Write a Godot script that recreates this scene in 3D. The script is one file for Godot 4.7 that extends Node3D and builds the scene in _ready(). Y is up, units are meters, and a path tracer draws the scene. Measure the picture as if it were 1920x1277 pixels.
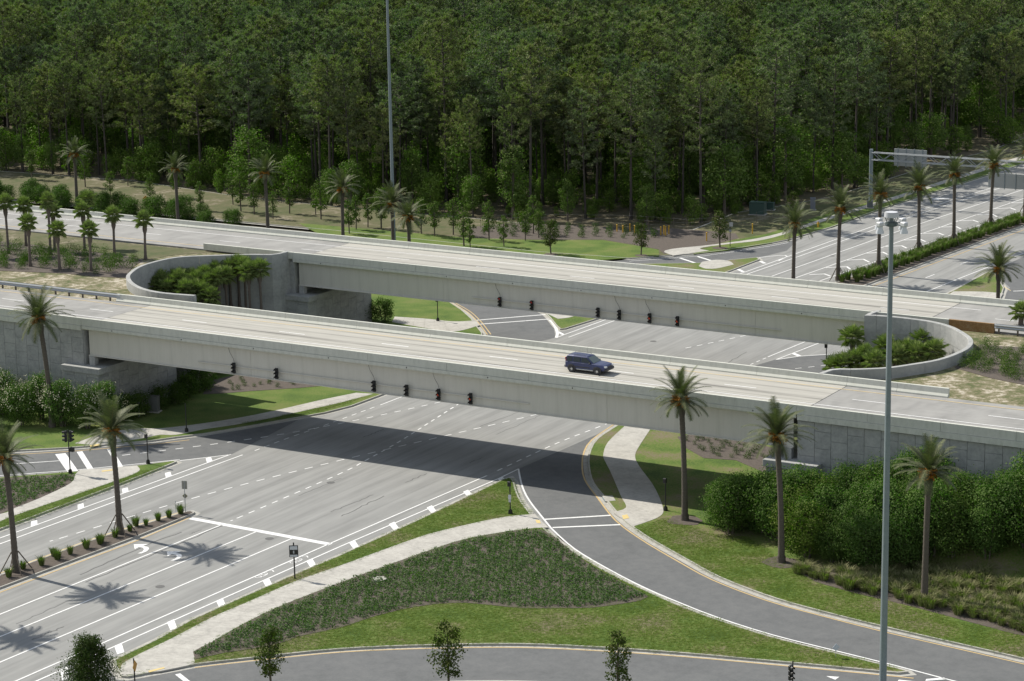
extends Node3D
# An interchange seen from a tall building: x runs along the two flyovers, z towards the viewer, y up, metres.

class MB:
	var v := PackedVector3Array()
	var n := PackedVector3Array()
	var c := PackedColorArray()
	var t := PackedVector2Array()
	var col := Color.WHITE
	func vert(p: Vector3, nn: Vector3, uv: Vector2):
		v.append(p); n.append(nn); c.append(col); t.append(uv)
	func tri(a: Vector3, b: Vector3, d: Vector3):
		var nn := (d - a).cross(b - a).normalized()
		v.append(a); v.append(b); v.append(d)
		n.append(nn); n.append(nn); n.append(nn)
		c.append(col); c.append(col); c.append(col)
		t.append(Vector2(a.x, a.z)); t.append(Vector2(b.x, b.z)); t.append(Vector2(d.x, d.z))
	func quad(a: Vector3, b: Vector3, d: Vector3, e: Vector3):
		tri(a, b, d); tri(a, d, e)
	# quad whose face looks along out
	func quad_out(a: Vector3, b: Vector3, d: Vector3, e: Vector3, out: Vector3):
		if (d - a).cross(b - a).dot(out) < 0.0: quad(a, e, d, b)
		else: quad(a, b, d, e)
	func tri_out(a: Vector3, b: Vector3, d: Vector3, out: Vector3):
		if (d - a).cross(b - a).dot(out) < 0.0: tri(a, d, b)
		else: tri(a, b, d)
	func box(x: Transform3D, s: Vector3, bev := 0.0):
		var h := s * 0.5
		var f := {}
		for sx in [-1, 1]:
			for sy in [-1, 1]:
				for sz in [-1, 1]:
					var k := Vector3(sx, sy, sz)
					f[[k, 0]] = x * Vector3(sx * h.x, sy * (h.y - bev), sz * (h.z - bev))
					f[[k, 1]] = x * Vector3(sx * (h.x - bev), sy * h.y, sz * (h.z - bev))
					f[[k, 2]] = x * Vector3(sx * (h.x - bev), sy * (h.y - bev), sz * h.z)
		for a in 3:
			var b := (a + 1) % 3
			var d := (a + 2) % 3
			for s1 in [-1, 1]:
				var q := []
				for w in [[-1, -1], [1, -1], [1, 1], [-1, 1]]:
					var k := Vector3.ZERO; k[a] = s1; k[b] = w[0]; k[d] = w[1]
					q.append(f[[k, a]])
				var o := Vector3.ZERO; o[a] = s1
				quad_out(q[0], q[1], q[2], q[3], x.basis * o)
			if bev > 0.0:
				for s1 in [-1, 1]:
					for s2 in [-1, 1]:
						var k1 := Vector3.ZERO; k1[a] = s1; k1[b] = s2; k1[d] = -1
						var k2 := k1; k2[d] = 1
						var o := Vector3.ZERO; o[a] = s1; o[b] = s2
						quad_out(f[[k1, a]], f[[k1, b]], f[[k2, b]], f[[k2, a]], x.basis * o)
		if bev > 0.0:
			for sx in [-1, 1]:
				for sy in [-1, 1]:
					for sz in [-1, 1]:
						var k := Vector3(sx, sy, sz)
						tri_out(f[[k, 0]], f[[k, 1]], f[[k, 2]], x.basis * k)
	func bx(p: Vector3, s: Vector3, bev := 0.0, turn := 0.0):
		box(Transform3D(Basis(Vector3.UP, turn), p), s, bev)
	# a bar between two points
	func bar(a: Vector3, b: Vector3, w: float, h: float):
		var d := (b - a).normalized()
		var up := Vector3.UP if absf(d.y) < 0.95 else Vector3.RIGHT
		var r := d.cross(up).normalized()
		var u := r.cross(d)
		box(Transform3D(Basis(r, u, -d), (a + b) * 0.5), Vector3(w, h, a.distance_to(b)))
	func tube(path: Array, rad: Array, sides := 8, cap := true):
		var rings := []
		var m := path.size()
		var side := Vector3.RIGHT
		for i in m:
			var d: Vector3 = (path[mini(i + 1, m - 1)] - path[maxi(i - 1, 0)]).normalized()
			if absf(d.dot(side)) > 0.9: side = Vector3.FORWARD
			var r: Vector3 = (side - d * side.dot(d)).normalized()
			side = r
			var u := d.cross(r)
			var ring := []
			for k in sides:
				var a := TAU * k / sides
				ring.append([path[i] + (r * cos(a) + u * sin(a)) * rad[i], r * cos(a) + u * sin(a)])
			rings.append(ring)
		for i in m - 1:
			for k in sides:
				var a = rings[i][k]; var b = rings[i][(k + 1) % sides]; var d = rings[i + 1][(k + 1) % sides]; var e = rings[i + 1][k]
				var fl: bool = (d[0] - a[0]).cross(b[0] - a[0]).dot(a[1] + b[1]) < 0.0
				for w in ([a, d, b, a, e, d] if fl else [a, b, d, a, d, e]):
					vert(w[0], w[1], Vector2(w[0].x + w[0].z, w[0].y))
		if cap:
			for i in [0, m - 1]:
				var o: Vector3 = path[0] - path[1] if i == 0 else path[m - 1] - path[m - 2]
				for k in range(1, sides - 1): tri_out(rings[i][0][0], rings[i][k][0], rings[i][k + 1][0], o)
	func ribbon(a: PackedVector2Array, ya: float, b: PackedVector2Array, yb: float, out := Vector3.UP):
		for i in a.size() - 1:
			quad_out(Vector3(a[i].x, ya, a[i].y), Vector3(a[i + 1].x, ya, a[i + 1].y), Vector3(b[i + 1].x, yb, b[i + 1].y), Vector3(b[i].x, yb, b[i].y), out)
	# upright band below or above a line, faced away from a point or not
	func skirt(a: PackedVector2Array, y0: float, y1: float, closed := true):
		for i in (a.size() if closed else a.size() - 1):
			var p := a[i]; var q := a[(i + 1) % a.size()]
			quad(Vector3(p.x, y0, p.y), Vector3(q.x, y0, q.y), Vector3(q.x, y1, q.y), Vector3(p.x, y1, p.y))
	func top(a: PackedVector2Array, y: float):
		var ix := Geometry2D.triangulate_polygon(a)
		if ix.is_empty(): push_warning("polygon failed " + str(a[0])); print("POLY FAIL ", a[0], " ", a.size())
		for i in range(0, ix.size(), 3):
			tri_out(Vector3(a[ix[i]].x, y, a[ix[i]].y), Vector3(a[ix[i + 1]].x, y, a[ix[i + 1]].y), Vector3(a[ix[i + 2]].x, y, a[ix[i + 2]].y), Vector3.UP)
	func mesh() -> ArrayMesh:
		var arr := []
		arr.resize(Mesh.ARRAY_MAX)
		arr[Mesh.ARRAY_VERTEX] = v; arr[Mesh.ARRAY_NORMAL] = n; arr[Mesh.ARRAY_COLOR] = c; arr[Mesh.ARRAY_TEX_UV] = t
		var m := ArrayMesh.new()
		m.add_surface_from_arrays(Mesh.PRIMITIVE_TRIANGLES, arr)
		return m

var used := {}
var rng := RandomNumberGenerator.new()
var M := {}

func numbered(called: String) -> String:
	var k: int = used.get(called, 0)
	used[called] = k + 1
	return called if k == 0 else "%s_%03d" % [called, k]

func V(a: Array) -> PackedVector2Array:
	var p := PackedVector2Array()
	for i in range(0, a.size(), 2): p.append(Vector2(a[i], a[i + 1]))
	return p

func tag(o: Node, label: String, category: String, group := "", kind := "") -> Node:
	if label: o.set_meta("label", label)
	if category: o.set_meta("category", category)
	if group: o.set_meta("group", group)
	if kind: o.set_meta("kind", kind)
	return o

func thing(called: String, label: String, category: String, at := Vector3.ZERO, turn := 0.0, group := "") -> Node3D:
	var o := Node3D.new()
	o.name = numbered(called)
	add_child(o)
	o.position = at; o.rotation.y = turn
	tag(o, label, category, group)
	return o

func part(parent: Node, called: String, mesh: Mesh, mat: Material, xf := Transform3D.IDENTITY) -> MeshInstance3D:
	var o := MeshInstance3D.new()
	o.mesh = mesh
	o.material_override = mat
	o.transform = xf
	o.name = numbered(called) if parent == self else called
	parent.add_child(o, true)
	return o

func struct(called: String, mb: MB, mat: Material, label := "") -> MeshInstance3D:
	var o := part(self, called, mb.mesh(), mat)
	o.set_meta("kind", "structure")
	if label: o.set_meta("label", label)
	return o

# a rounded line through given points
func smooth(p: PackedVector2Array, step := 1.0) -> PackedVector2Array:
	var r := PackedVector2Array()
	for i in p.size() - 1:
		var a := p[maxi(i - 1, 0)]; var b := p[i]; var d := p[i + 1]; var e := p[mini(i + 2, p.size() - 1)]
		var k := maxi(1, int(b.distance_to(d) / step))
		for j in k: r.append(b.cubic_interpolate(d, a, e, float(j) / k))
	r.append(p[p.size() - 1])
	return r

# a line moved sideways (positive: to the right hand when seen from above walking along it)
func off(p: PackedVector2Array, d: float, closed := false) -> PackedVector2Array:
	var r := PackedVector2Array()
	var m := p.size()
	for i in m:
		var a := p[(i - 1 + m) % m] if closed else p[maxi(i - 1, 0)]
		var b := p[(i + 1) % m] if closed else p[mini(i + 1, m - 1)]
		var q := (p[i] - a).normalized(); var w := (b - p[i]).normalized()
		var dir := (q + w).normalized()
		var nn := Vector2(-dir.y, dir.x)
		var k := maxf(0.5, sqrt(maxf(0.0, (1.0 + q.dot(w)) * 0.5))) if q != Vector2.ZERO and w != Vector2.ZERO else 1.0
		r.append(p[i] + nn * d / k)
	return r

func inside(p: Vector2, poly: PackedVector2Array) -> bool:
	return Geometry2D.is_point_in_polygon(p, poly)

func lin(r: float, g: float, b: float) -> Color:
	return Color(r, g, b).linear_to_srgb()

func mat(col: Color, rough := 0.9, metal := 0.0) -> StandardMaterial3D:
	var m := StandardMaterial3D.new()
	m.albedo_color = col; m.roughness = rough; m.metallic = metal
	return m

func leafmat(back: Color, rough := 0.6) -> StandardMaterial3D:
	var m := StandardMaterial3D.new()
	m.vertex_color_use_as_albedo = true
	m.roughness = rough
	m.metallic_specular = 0.2
	m.backlight_enabled = true
	m.backlight = back
	m.cull_mode = BaseMaterial3D.CULL_DISABLED
	return m

func noise_img(size: int, freq: float, seed_: int, oct := 4, kind := FastNoiseLite.TYPE_SIMPLEX_SMOOTH) -> PackedByteArray:
	var f := FastNoiseLite.new()
	f.noise_type = kind; f.seed = seed_; f.frequency = freq; f.fractal_octaves = oct
	var im := f.get_seamless_image(size, size)
	im.convert(Image.FORMAT_L8)
	return im.get_data()

# colours (linear) blended by layers of noise; layers: [bytes, weight], stops: colours along 0..1
func blend_tex(size: int, layers: Array, stops: Array, contrast := 1.0) -> ImageTexture:
	var lut := []
	for i in 256:
		var x := clampf((i / 255.0 - 0.5) * contrast + 0.5, 0.0, 1.0) * (stops.size() - 1)
		var k := mini(int(x), stops.size() - 2)
		var q: Color = (stops[k] as Color).lerp(stops[k + 1], x - k).linear_to_srgb()
		lut.append([int(q.r * 255), int(q.g * 255), int(q.b * 255)])
	var out := PackedByteArray()
	out.resize(size * size * 3)
	var l0: PackedByteArray = layers[0][0]; var w0: float = layers[0][1]
	var l1: PackedByteArray = layers[1][0]; var w1: float = layers[1][1]
	var l2: PackedByteArray = layers[2][0]; var w2: float = layers[2][1]
	var j := 0
	for i in size * size:
		var e = lut[clampi(int(l0[i] * w0 + l1[i] * w1 + l2[i] * w2), 0, 255)]
		out[j] = e[0]; out[j + 1] = e[1]; out[j + 2] = e[2]
		j += 3
	return ImageTexture.create_from_image(Image.create_from_data(size, size, false, Image.FORMAT_RGB8, out))

func triplanar(tex: Texture2D, metres: float, rough := 0.92) -> StandardMaterial3D:
	var m := StandardMaterial3D.new()
	m.albedo_texture = tex
	m.uv1_triplanar = true; m.uv1_world_triplanar = true
	m.uv1_scale = Vector3.ONE / metres
	m.roughness = rough
	return m

func _ready():
	rng.seed = 7
	var cam := Camera3D.new()
	cam.name = "camera"
	cam.fov = 16.5135
	cam.near = 1.0; cam.far = 4000.0
	add_child(cam)
	cam.transform = Transform3D(Basis(Vector3(0.856363, -0.017259, -0.516086), Vector3(-0.099995, 0.974980, -0.198531), Vector3(0.506600, 0.221621, 0.833211)), Vector3(107.333, 60.0, 176.531))
	cam.current = true
	var env := Environment.new()
	env.background_mode = Environment.BG_SKY
	var sm := ProceduralSkyMaterial.new()
	sm.sky_top_color = Color(0.55, 0.59, 0.65)
	sm.sky_horizon_color = Color(0.84, 0.85, 0.84)
	sm.ground_bottom_color = Color(0.12, 0.13, 0.11)
	sm.ground_horizon_color = Color(0.4, 0.45, 0.45)
	sm.sky_curve = 0.12
	sm.sky_energy_multiplier = 1.08
	var sky := Sky.new()
	sky.sky_material = sm
	env.sky = sky
	env.tonemap_mode = Environment.TONE_MAPPER_LINEAR
	env.tonemap_exposure = 1.18
	env.sdfgi_enabled = true; env.ssao_enabled = true; env.ssil_enabled = true
	var we := WorldEnvironment.new()
	we.name = "world_environment"
	we.environment = env
	add_child(we)
	var sun := DirectionalLight3D.new()
	sun.name = "sun"
	sun.light_color = Color(1.0, 0.975, 0.93)
	sun.light_energy = 1.6
	sun.light_angular_distance = 0.5
	sun.shadow_enabled = true
	add_child(sun)
	sun.basis = Basis.looking_at(Vector3(1.033, -1.0, 0.074), Vector3.UP)
	materials()
	ground_and_roads()
	flyovers()
	plants()
	forest()
	street_things()

func stretched(w: int, h: int, seed_: int, freq: float, squeeze: int) -> PackedByteArray:
	var f := FastNoiseLite.new()
	f.noise_type = FastNoiseLite.TYPE_SIMPLEX_SMOOTH; f.seed = seed_; f.frequency = freq; f.fractal_octaves = 4
	var im := f.get_seamless_image(w, h / squeeze)
	im.convert(Image.FORMAT_L8)
	im.resize(w, h, Image.INTERPOLATE_CUBIC)
	return im.get_data()

func flat_uv(tex: Texture2D, across: float, along: float, rough := 0.9) -> StandardMaterial3D:
	var m := StandardMaterial3D.new()
	m.albedo_texture = tex
	m.uv1_scale = Vector3(1.0 / across, 1.0 / along, 1.0)
	m.roughness = rough
	return m

func materials():
	var fine := noise_img(512, 0.22, 3, 2)
	var mid := noise_img(512, 0.03, 4, 4)
	var big := noise_img(512, 0.007, 5, 5)
	var fine2 := noise_img(512, 0.12, 8, 3)
	var streak := stretched(512, 512, 11, 0.03, 16)
	var streak2 := stretched(512, 512, 12, 0.09, 32)
	M.asphalt = flat_uv(blend_tex(512, [[streak, 0.40], [streak2, 0.28], [mid, 0.32]], [Color(.185, .186, .18), Color(.245, .246, .238), Color(.295, .296, .285)], 1.5), 26.0, 90.0)
	M.asphalt_dark = triplanar(blend_tex(512, [[fine2, 0.3], [mid, 0.4], [big, 0.3]], [Color(.092, .096, .098), Color(.122, .126, .128), Color(.148, .151, .151)], 1.3), 17.0)
	M.deck = flat_uv(deck_tex(streak, streak2, mid), 1.0, 1.0)
	M.approach = flat_uv(blend_tex(512, [[streak, 0.45], [streak2, 0.25], [mid, 0.3]], [Color(.21, .208, .20), Color(.275, .27, .258), Color(.33, .325, .31)], 1.5), 60.0, 6.0)
	M.concrete = triplanar(blend_tex(512, [[fine2, 0.25], [mid, 0.4], [big, 0.35]], [Color(.46, .47, .415), Color(.555, .56, .50), Color(.61, .615, .555)], 1.7), 9.0, 0.85)
	M.concrete.uv1_scale = Vector3(0.16, 0.045, 0.16)
	M.wall = triplanar(blend_tex(512, [[fine2, 0.2], [mid, 0.4], [big, 0.4]], [Color(.26, .265, .26), Color(.34, .345, .335), Color(.42, .42, .405)], 1.6), 6.0, 0.9)
	M.wall_b = triplanar(blend_tex(512, [[fine2, 0.2], [mid, 0.4], [big, 0.4]], [Color(.25, .256, .251), Color(.328, .333, .324), Color(.405, .406, .392)], 1.6), 5.0, 0.9)
	M.walk = triplanar(blend_tex(512, [[fine2, 0.25], [mid, 0.4], [big, 0.35]], [Color(.31, .30, .275), Color(.41, .395, .36), Color(.49, .475, .435)], 1.6), 8.0)
	M.kerb = triplanar(blend_tex(512, [[fine2, 0.3], [mid, 0.4], [big, 0.3]], [Color(.27, .265, .24), Color(.38, .37, .335), Color(.47, .455, .41)], 1.6), 5.0)
	M.lawn = triplanar(blend_tex(512, [[fine, 0.36], [fine2, 0.26], [big, 0.38]], [Color(.042, .084, .008), Color(.075, .13, .013), Color(.105, .152, .022), Color(.145, .155, .045)], 2.3), 17.0, 1.0)
	M.lawn_worn = triplanar(blend_tex(512, [[fine, 0.30], [fine2, 0.24], [big, 0.46]], [Color(.044, .088, .009), Color(.076, .13, .014), Color(.105, .15, .024), Color(.135, .14, .045), Color(.17, .14, .09)], 2.6), 24.0, 1.0)
	M.dry = triplanar(blend_tex(512, [[fine2, 0.25], [mid, 0.35], [big, 0.4]], [Color(.055, .075, .02), Color(.085, .092, .034), Color(.115, .105, .052), Color(.24, .21, .15)], 1.7), 37.0, 1.0)
	M.sandy = triplanar(blend_tex(512, [[fine2, 0.25], [mid, 0.4], [big, 0.35]], [Color(.07, .09, .025), Color(.125, .125, .055), Color(.22, .19, .12), Color(.44, .40, .32)], 2.5), 15.0, 1.0)
	M.mulch = triplanar(blend_tex(512, [[fine, 0.4], [fine2, 0.3], [mid, 0.3]], [Color(.058, .047, .039), Color(.095, .078, .065), Color(.145, .12, .10)], 1.8), 7.0, 1.0)
	M.floor = triplanar(blend_tex(512, [[fine2, 0.3], [mid, 0.35], [big, 0.35]], [Color(.075, .075, .035), Color(.115, .098, .055), Color(.16, .13, .085)], 1.6), 29.0, 1.0)
	M.white = triplanar(blend_tex(512, [[fine2, 0.45], [mid, 0.35], [big, 0.2]], [Color(.55, .55, .54), Color(.74, .74, .73), Color(.82, .82, .81)], 1.5), 6.0, 0.7)
	M.yellow = triplanar(blend_tex(512, [[fine2, 0.4], [mid, 0.4], [big, 0.2]], [Color(.44, .33, .18), Color(.52, .375, .17), Color(.55, .42, .23)], 1.5), 6.0, 0.7)
	M.yellow_worn = triplanar(blend_tex(512, [[fine2, 0.4], [mid, 0.4], [big, 0.2]], [Color(.47, .41, .28), Color(.60, .47, .25), Color(.62, .46, .20)], 1.6), 6.0, 0.7)
	M.tactile = mat(lin(.60, .47, .20), 0.8)
	M.girder = triplanar(blend_tex(512, [[fine2, 0.15], [mid, 0.35], [big, 0.5]], [Color(.49, .475, .42), Color(.565, .545, .485), Color(.61, .59, .53)], 1.1), 14.0, 0.55)
	M.girder.uv1_scale = Vector3(0.25, 0.025, 0.25)
	M.crack = mat(lin(.12, .12, .118), 0.95)
	M.rubber = mat(lin(.025, .025, .027), 0.9)
	M.black = mat(lin(.012, .013, .014), 0.45)
	M.galv = mat(lin(.36, .38, .39), 0.45, 0.35)
	M.mast = triplanar(blend_tex(512, [[fine2, 0.3], [mid, 0.4], [big, 0.3]], [Color(.15, .19, .21), Color(.20, .24, .26), Color(.25, .29, .31)], 1.3), 3.0, 0.5)
	M.rust = triplanar(blend_tex(512, [[fine2, 0.3], [mid, 0.4], [big, 0.3]], [Color(.20, .11, .04), Color(.26, .15, .06), Color(.33, .25, .15)], 1.6), 3.0)

func deck_tex(streak: PackedByteArray, streak2: PackedByteArray, mid: PackedByteArray) -> ImageTexture:
	# u runs along the bridge, v across it; worn tyre tracks in the two lanes
	var size := 512
	var out := PackedByteArray()
	out.resize(size * size * 3)
	var j := 0
	for y in size:
		var z := 11.4 * y / size
		var track := 0.0
		for q in [[4.15, 0.5], [5.85, 0.5], [7.6, 0.32], [9.2, 0.3]]: track += q[1] * exp(-pow((z - q[0]) / 0.42, 2.0))
		for x in size:
			var s := streak[x * size + y] / 255.0
			var s2 := streak2[x * size + y] / 255.0
			var m := mid[y * size + x] / 255.0
			var k := 1.0 + (s2 - 0.5) * 0.16 + (m - 0.5) * 0.14 - track * clampf((s - 0.30) * 1.9, 0.0, 1.0) * 1.9
			var q := Color(.40 * k, .386 * k, .347 * k).linear_to_srgb()
			out[j] = int(q.r * 255); out[j + 1] = int(q.g * 255); out[j + 2] = int(q.b * 255)
			j += 3
	return ImageTexture.create_from_image(Image.create_from_data(size, size, false, Image.FORMAT_RGB8, out))

func resample(p: PackedVector2Array, n: int) -> PackedVector2Array:
	var tot := 0.0
	for i in p.size() - 1: tot += p[i].distance_to(p[i + 1])
	var r := PackedVector2Array([p[0]])
	var want := tot / n
	var acc := 0.0
	for i in p.size() - 1:
		var seg := p[i].distance_to(p[i + 1])
		while acc + seg >= want * r.size() and r.size() < n:
			r.append(p[i].lerp(p[i + 1], (want * r.size() - acc) / seg))
		acc += seg
	r.append(p[p.size() - 1])
	return r

func wind(p: PackedVector2Array) -> float:
	return -1.0 if Geometry2D.is_polygon_clockwise(p) else 1.0

# a raised piece of ground with a concrete kerb and gutter round it
func island(called: String, poly: PackedVector2Array, m: Material, gutter := true):
	var b := MB.new()
	b.top(poly, 0.14)
	struct(called, b, m)
	var s := wind(poly)
	var ring := poly.duplicate(); ring.append(poly[0])
	var close := func(q: PackedVector2Array): q.append(q[0]); return q
	var inner: PackedVector2Array = close.call(off(poly, s * 0.17, true))
	var lip: PackedVector2Array = close.call(off(poly, s * 0.02, true))
	var k := MB.new()
	k.ribbon(ring, 0.0, lip, 0.152)
	k.ribbon(lip, 0.152, inner, 0.152)
	k.ribbon(inner, 0.152, inner, 0.1)
	if gutter:
		var g: PackedVector2Array = close.call(off(poly, -s * 0.42, true))
		k.ribbon(g, 0.007, ring, 0.005)
	struct("kerb", k, M.kerb)

func patch(called: String, poly: PackedVector2Array, y: float, m: Material):
	var b := MB.new()
	b.top(poly, y)
	var ring := poly.duplicate(); ring.append(poly[0])
	b.ribbon(ring, y, off(poly, 0.0, true) + PackedVector2Array([poly[0]]), y - 0.1)
	struct(called, b, m)

# a pavement of concrete slabs between two edges
func sidewalk(called: String, l: PackedVector2Array, r: PackedVector2Array, n: int, y := 0.158):
	var o := Node3D.new()
	o.name = numbered(called)
	add_child(o)
	o.set_meta("kind", "structure")
	var sub := 3
	var a := resample(smooth(l, 0.5), n * sub); var b := resample(smooth(r, 0.5), n * sub)
	for i in n:
		var k := MB.new()
		var gap := 0.012
		for j in sub:
			var q := i * sub + j
			var p0 := a[q]; var p1 := a[q + 1]; var q0 := b[q]; var q1 := b[q + 1]
			if j == 0: p0 = p0.move_toward(p1, gap); q0 = q0.move_toward(q1, gap)
			var ps := PackedVector2Array([p0, p1]); var qs := PackedVector2Array([q0, q1])
			k.ribbon(ps, y, qs, y)
			k.ribbon(ps, y, ps, y - 0.1); k.ribbon(qs, y, qs, y - 0.1)
			if j == 0: k.ribbon(PackedVector2Array([p0, q0]), y, PackedVector2Array([p0, q0]), y - 0.1)
			if j == sub - 1: k.ribbon(PackedVector2Array([p1, q1]), y, PackedVector2Array([p1, q1]), y - 0.1)
		part(o, "slab", k.mesh(), M.walk)

var marks: Node3D
func stripe(p: PackedVector2Array, w := 0.15, m: Material = null, y := 0.012, called := "painted_line"):
	var b := MB.new()
	b.ribbon(off(p, -w * 0.5), y, off(p, w * 0.5), y)
	part(marks, called, b.mesh(), M.white if m == null else m)

func dashes(p: PackedVector2Array, n: int, share := 0.5, w := 0.15, m: Material = null, y := 0.012):
	var q := resample(smooth(p, 0.3), n)
	for i in n:
		var a := q[i]; var b := q[i + 1]
		stripe(PackedVector2Array([a.lerp(b, (1.0 - share) * 0.5), a.lerp(b, (1.0 + share) * 0.5)]), w, m, y, "painted_dash")

func decal_poly(poly: PackedVector2Array, m: Material = null, y := 0.012, called := "painted_mark"):
	var b := MB.new()
	b.top(poly, y)
	part(marks, called, b.mesh(), M.white if m == null else m)

func ground_and_roads():
	var g := MB.new()
	g.quad_out(Vector3(-1800, -0.3, -2200), Vector3(1500, -0.3, -2200), Vector3(1500, -0.3, 900), Vector3(-1800, -0.3, 900), Vector3.UP)
	struct("ground", g, M.floor)
	# carriageway of the road below the flyovers
	var r := MB.new()
	r.top(V([-44, 140, -44, 30, -52, 12, -46, 6, -31, -20, -31, -70, -33, -110, -27, -125, -26, -185, -22, -240, -17, -330, 16, -330, 12, -190, 16, -95, 16, -60, 6, -40, 6, -15, 12, 3, 12, 60, 12, 140]), 0.0)
	var road := struct("road", r, M.asphalt)
	marks = road
	# slip roads and side roads of darker asphalt
	var side := MB.new()
	var gore := V([-28.49, 5.24, -31.95, 9.58, -34.12, 12.6, -38.24, 17.22, -42.86, 21.66, -49.7, 28.43])
	var far_kerb := V([-56.07, 22.18, -48.37, 14.52, -44.05, 10.96, -38.5, 5.2, -37.14, 2.93, -35.55, 0.74, -33.18, -3.94, -31.52, -7.14, -30.58, -9.05])
	var lp := gore.duplicate(); lp.append_array(far_kerb)
	side.top(lp, 0.004)
	struct("slip_road", side, M.asphalt_dark)
	side = MB.new()
	var s_in := smooth(V([-1.47, -3.25, 1.72, 1.42, 4.59, 5.02, 8.78, 9.48, 10.43, 11.21, 15.03, 15.27, 20.32, 18.76, 24.95, 21.38, 29.11, 23.3, 32.93, 24.84, 38.07, 26.32, 43.35, 27.18, 48.65, 27.99, 52.56, 28.73, 60.09, 29.98]), 1.5)
	var s_out := smooth(V([57.8, 23.16, 56.13, 22.85, 50.44, 22.08, 45.28, 21.39, 39.77, 20.34, 34.74, 19.15, 28.94, 16.73, 24.23, 13.73, 18.96, 10.06, 14.59, 6.41, 10.09, 1.38, 6.15, -3.24, 3.4, -7.64, 1.4, -11.62, 0.06, -15.5, -0.79, -21.39]), 1.5)
	lp = s_in.duplicate(); lp.append_array(s_out)
	side.top(lp, 0.004)
	struct("slip_road", side, M.asphalt_dark)
	# road along the near edge of the picture
	var up := smooth(V([1.02, 56.12, 2.04, 56.04, 3.04, 54.3, 4.29, 51.92, 7.1, 48.92, 11.8, 44.24, 17.16, 40.45, 22.88, 37.11, 28.79, 34.8, 34.14, 33.16, 39.27, 31.86, 44.26, 30.61, 49.25, 29.46, 50.2, 28.95, 52.7, 30.62, 57.27, 32.62]), 1.5)
	var near_edge := off(smooth(V([4.29, 51.92, 7.1, 48.92, 11.8, 44.24, 17.16, 40.45, 22.88, 37.11, 28.79, 34.8, 34.14, 33.16, 39.27, 31.86, 44.26, 30.61, 49.25, 29.46, 59.2, 27.32]), 1.5), 7.5)
	side = MB.new()
	lp = PackedVector2Array([Vector2(-1.2, 58)])
	lp.append_array(smooth(V([3.64, 53.25, 4.29, 51.92, 7.1, 48.92, 11.8, 44.24, 17.16, 40.45, 22.88, 37.11, 28.79, 34.8, 34.14, 33.16, 39.27, 31.86, 44.26, 30.61, 49.25, 29.46]), 1.5))
	lp.append(Vector2(52.64, 28.92)); lp.append(Vector2(60.15, 30.16))
	var ne2 := near_edge.duplicate(); ne2.reverse()
	lp.append_array(ne2)
	lp.append(Vector2(0, 62))
	side.top(lp, 0.0035)
	struct("side_road", side, M.asphalt_dark)
	side = MB.new()
	side.top(V([45.32, 28.21, 49.22, 27.81, 53.41, 28.38, 59.97, 29.6, 60.87, 32.28, 50.77, 31.67, 46.41, 30.77]), 0.0025)
	struct("side_road", side, M.asphalt_dark)
	# slip roads behind and between the flyovers
	side = MB.new()
	side.top(V([-27.6, -46, -34.8, -50.6, -38, -54.2, -40, -56.6, -43.8, -60.4, -47.8, -63.8, -62, -71, -95, -78, -230, -84, -230, -98, -90, -97, -60, -94, -44, -76, -33.8, -63.5, -32, -61.4, -29.5, -58, -26.1, -52.6]), 0.004)
	struct("slip_road", side, M.asphalt_dark)
	side = MB.new()
	lp = V([1.13, -54.1, 2.89, -56.72, 7.21, -60.95])
	lp.append_array(V([30, -66, 130, -70, 130, -58, 60, -55, 25, -51, 14, -47, 6, -42, 0.5, -36, -0.9, -44]))
	side.top(lp, 0.004)
	struct("slip_road", side, M.asphalt_dark)
	side = MB.new()
	side.top(V([-44.96, -93.62, -41.06, -98.47, -37.6, -102.28, -33.85, -106.26, -31.95, -109.8, -28.64, -117.19, -27.15, -123.41, -24.77, -113.71, -26.05, -107.04, -28.58, -103.69, -31.76, -99.21, -36.42, -92.83, -44.86, -86.27]), 0.004)
	struct("side_road", side, M.asphalt_dark)
	side = MB.new()
	side.top(V([5.6, -128, 5.2, -112, 10.8, -103, 14, -88, 40, -80, 140, -76, 140, -90, 40, -92, 20, -100, 12, -112, 6.8, -128]), 0.004)
	struct("slip_road", side, M.asphalt_dark)
	# lawns, verges, medians
	var isl := smooth(V([-0.76, 0.78, -0.52, -0.14, 0.28, 0.62, 3.54, 5.02, 7.01, 8.83, 10.25, 11.99, 14.11, 15.27, 20.52, 19.57, 25.37, 22.17, 29.56, 24.18, 33.29, 25.59, 38.41, 27.05, 43.65, 27.88, 47.9, 28.52, 49.62, 28.79]), 1.5)
	isl.append_array(smooth(V([49.86, 29.01, 49.29, 29.56, 44.31, 30.71, 39.31, 31.96, 34.19, 33.25, 28.85, 34.89, 22.93, 37.2, 17.22, 40.54, 11.86, 44.33, 7.17, 49, 4.36, 52.01, 2.97, 54.22, 2.17, 55.49, 1.7, 56.23]), 1.5))
	isl.append_array(V([1.23, 56.36, -0.37, 55.18, -1.48, 54.06, -1.52, 49, -1.98, 44.58, -1.73, 37.71, -1.47, 31.93, -1.08, 25.94, -0.79, 15.6]))
	island("lawn", isl, M.lawn_worn)
	island("lawn", V([-31.32, 46.49, -31.19, 34.13, -31.08, 19.23, -31.19, 11.06, -31.24, 10.05, -31.71, 9.88, -33.88, 12.88, -37.67, 17.12, -42.61, 21.93, -49.44, 28.68]), M.lawn)
	var cl := V([-56.07, 22.18, -48.23, 14.66, -43.92, 11.11, -38.37, 5.36, -37.01, 3.09, -35.42, 0.91, -33.05, -3.77, -31.52, -7.14, -29.51, -11.53, -28.66, -15.16, -28.54, -20.76])
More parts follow.
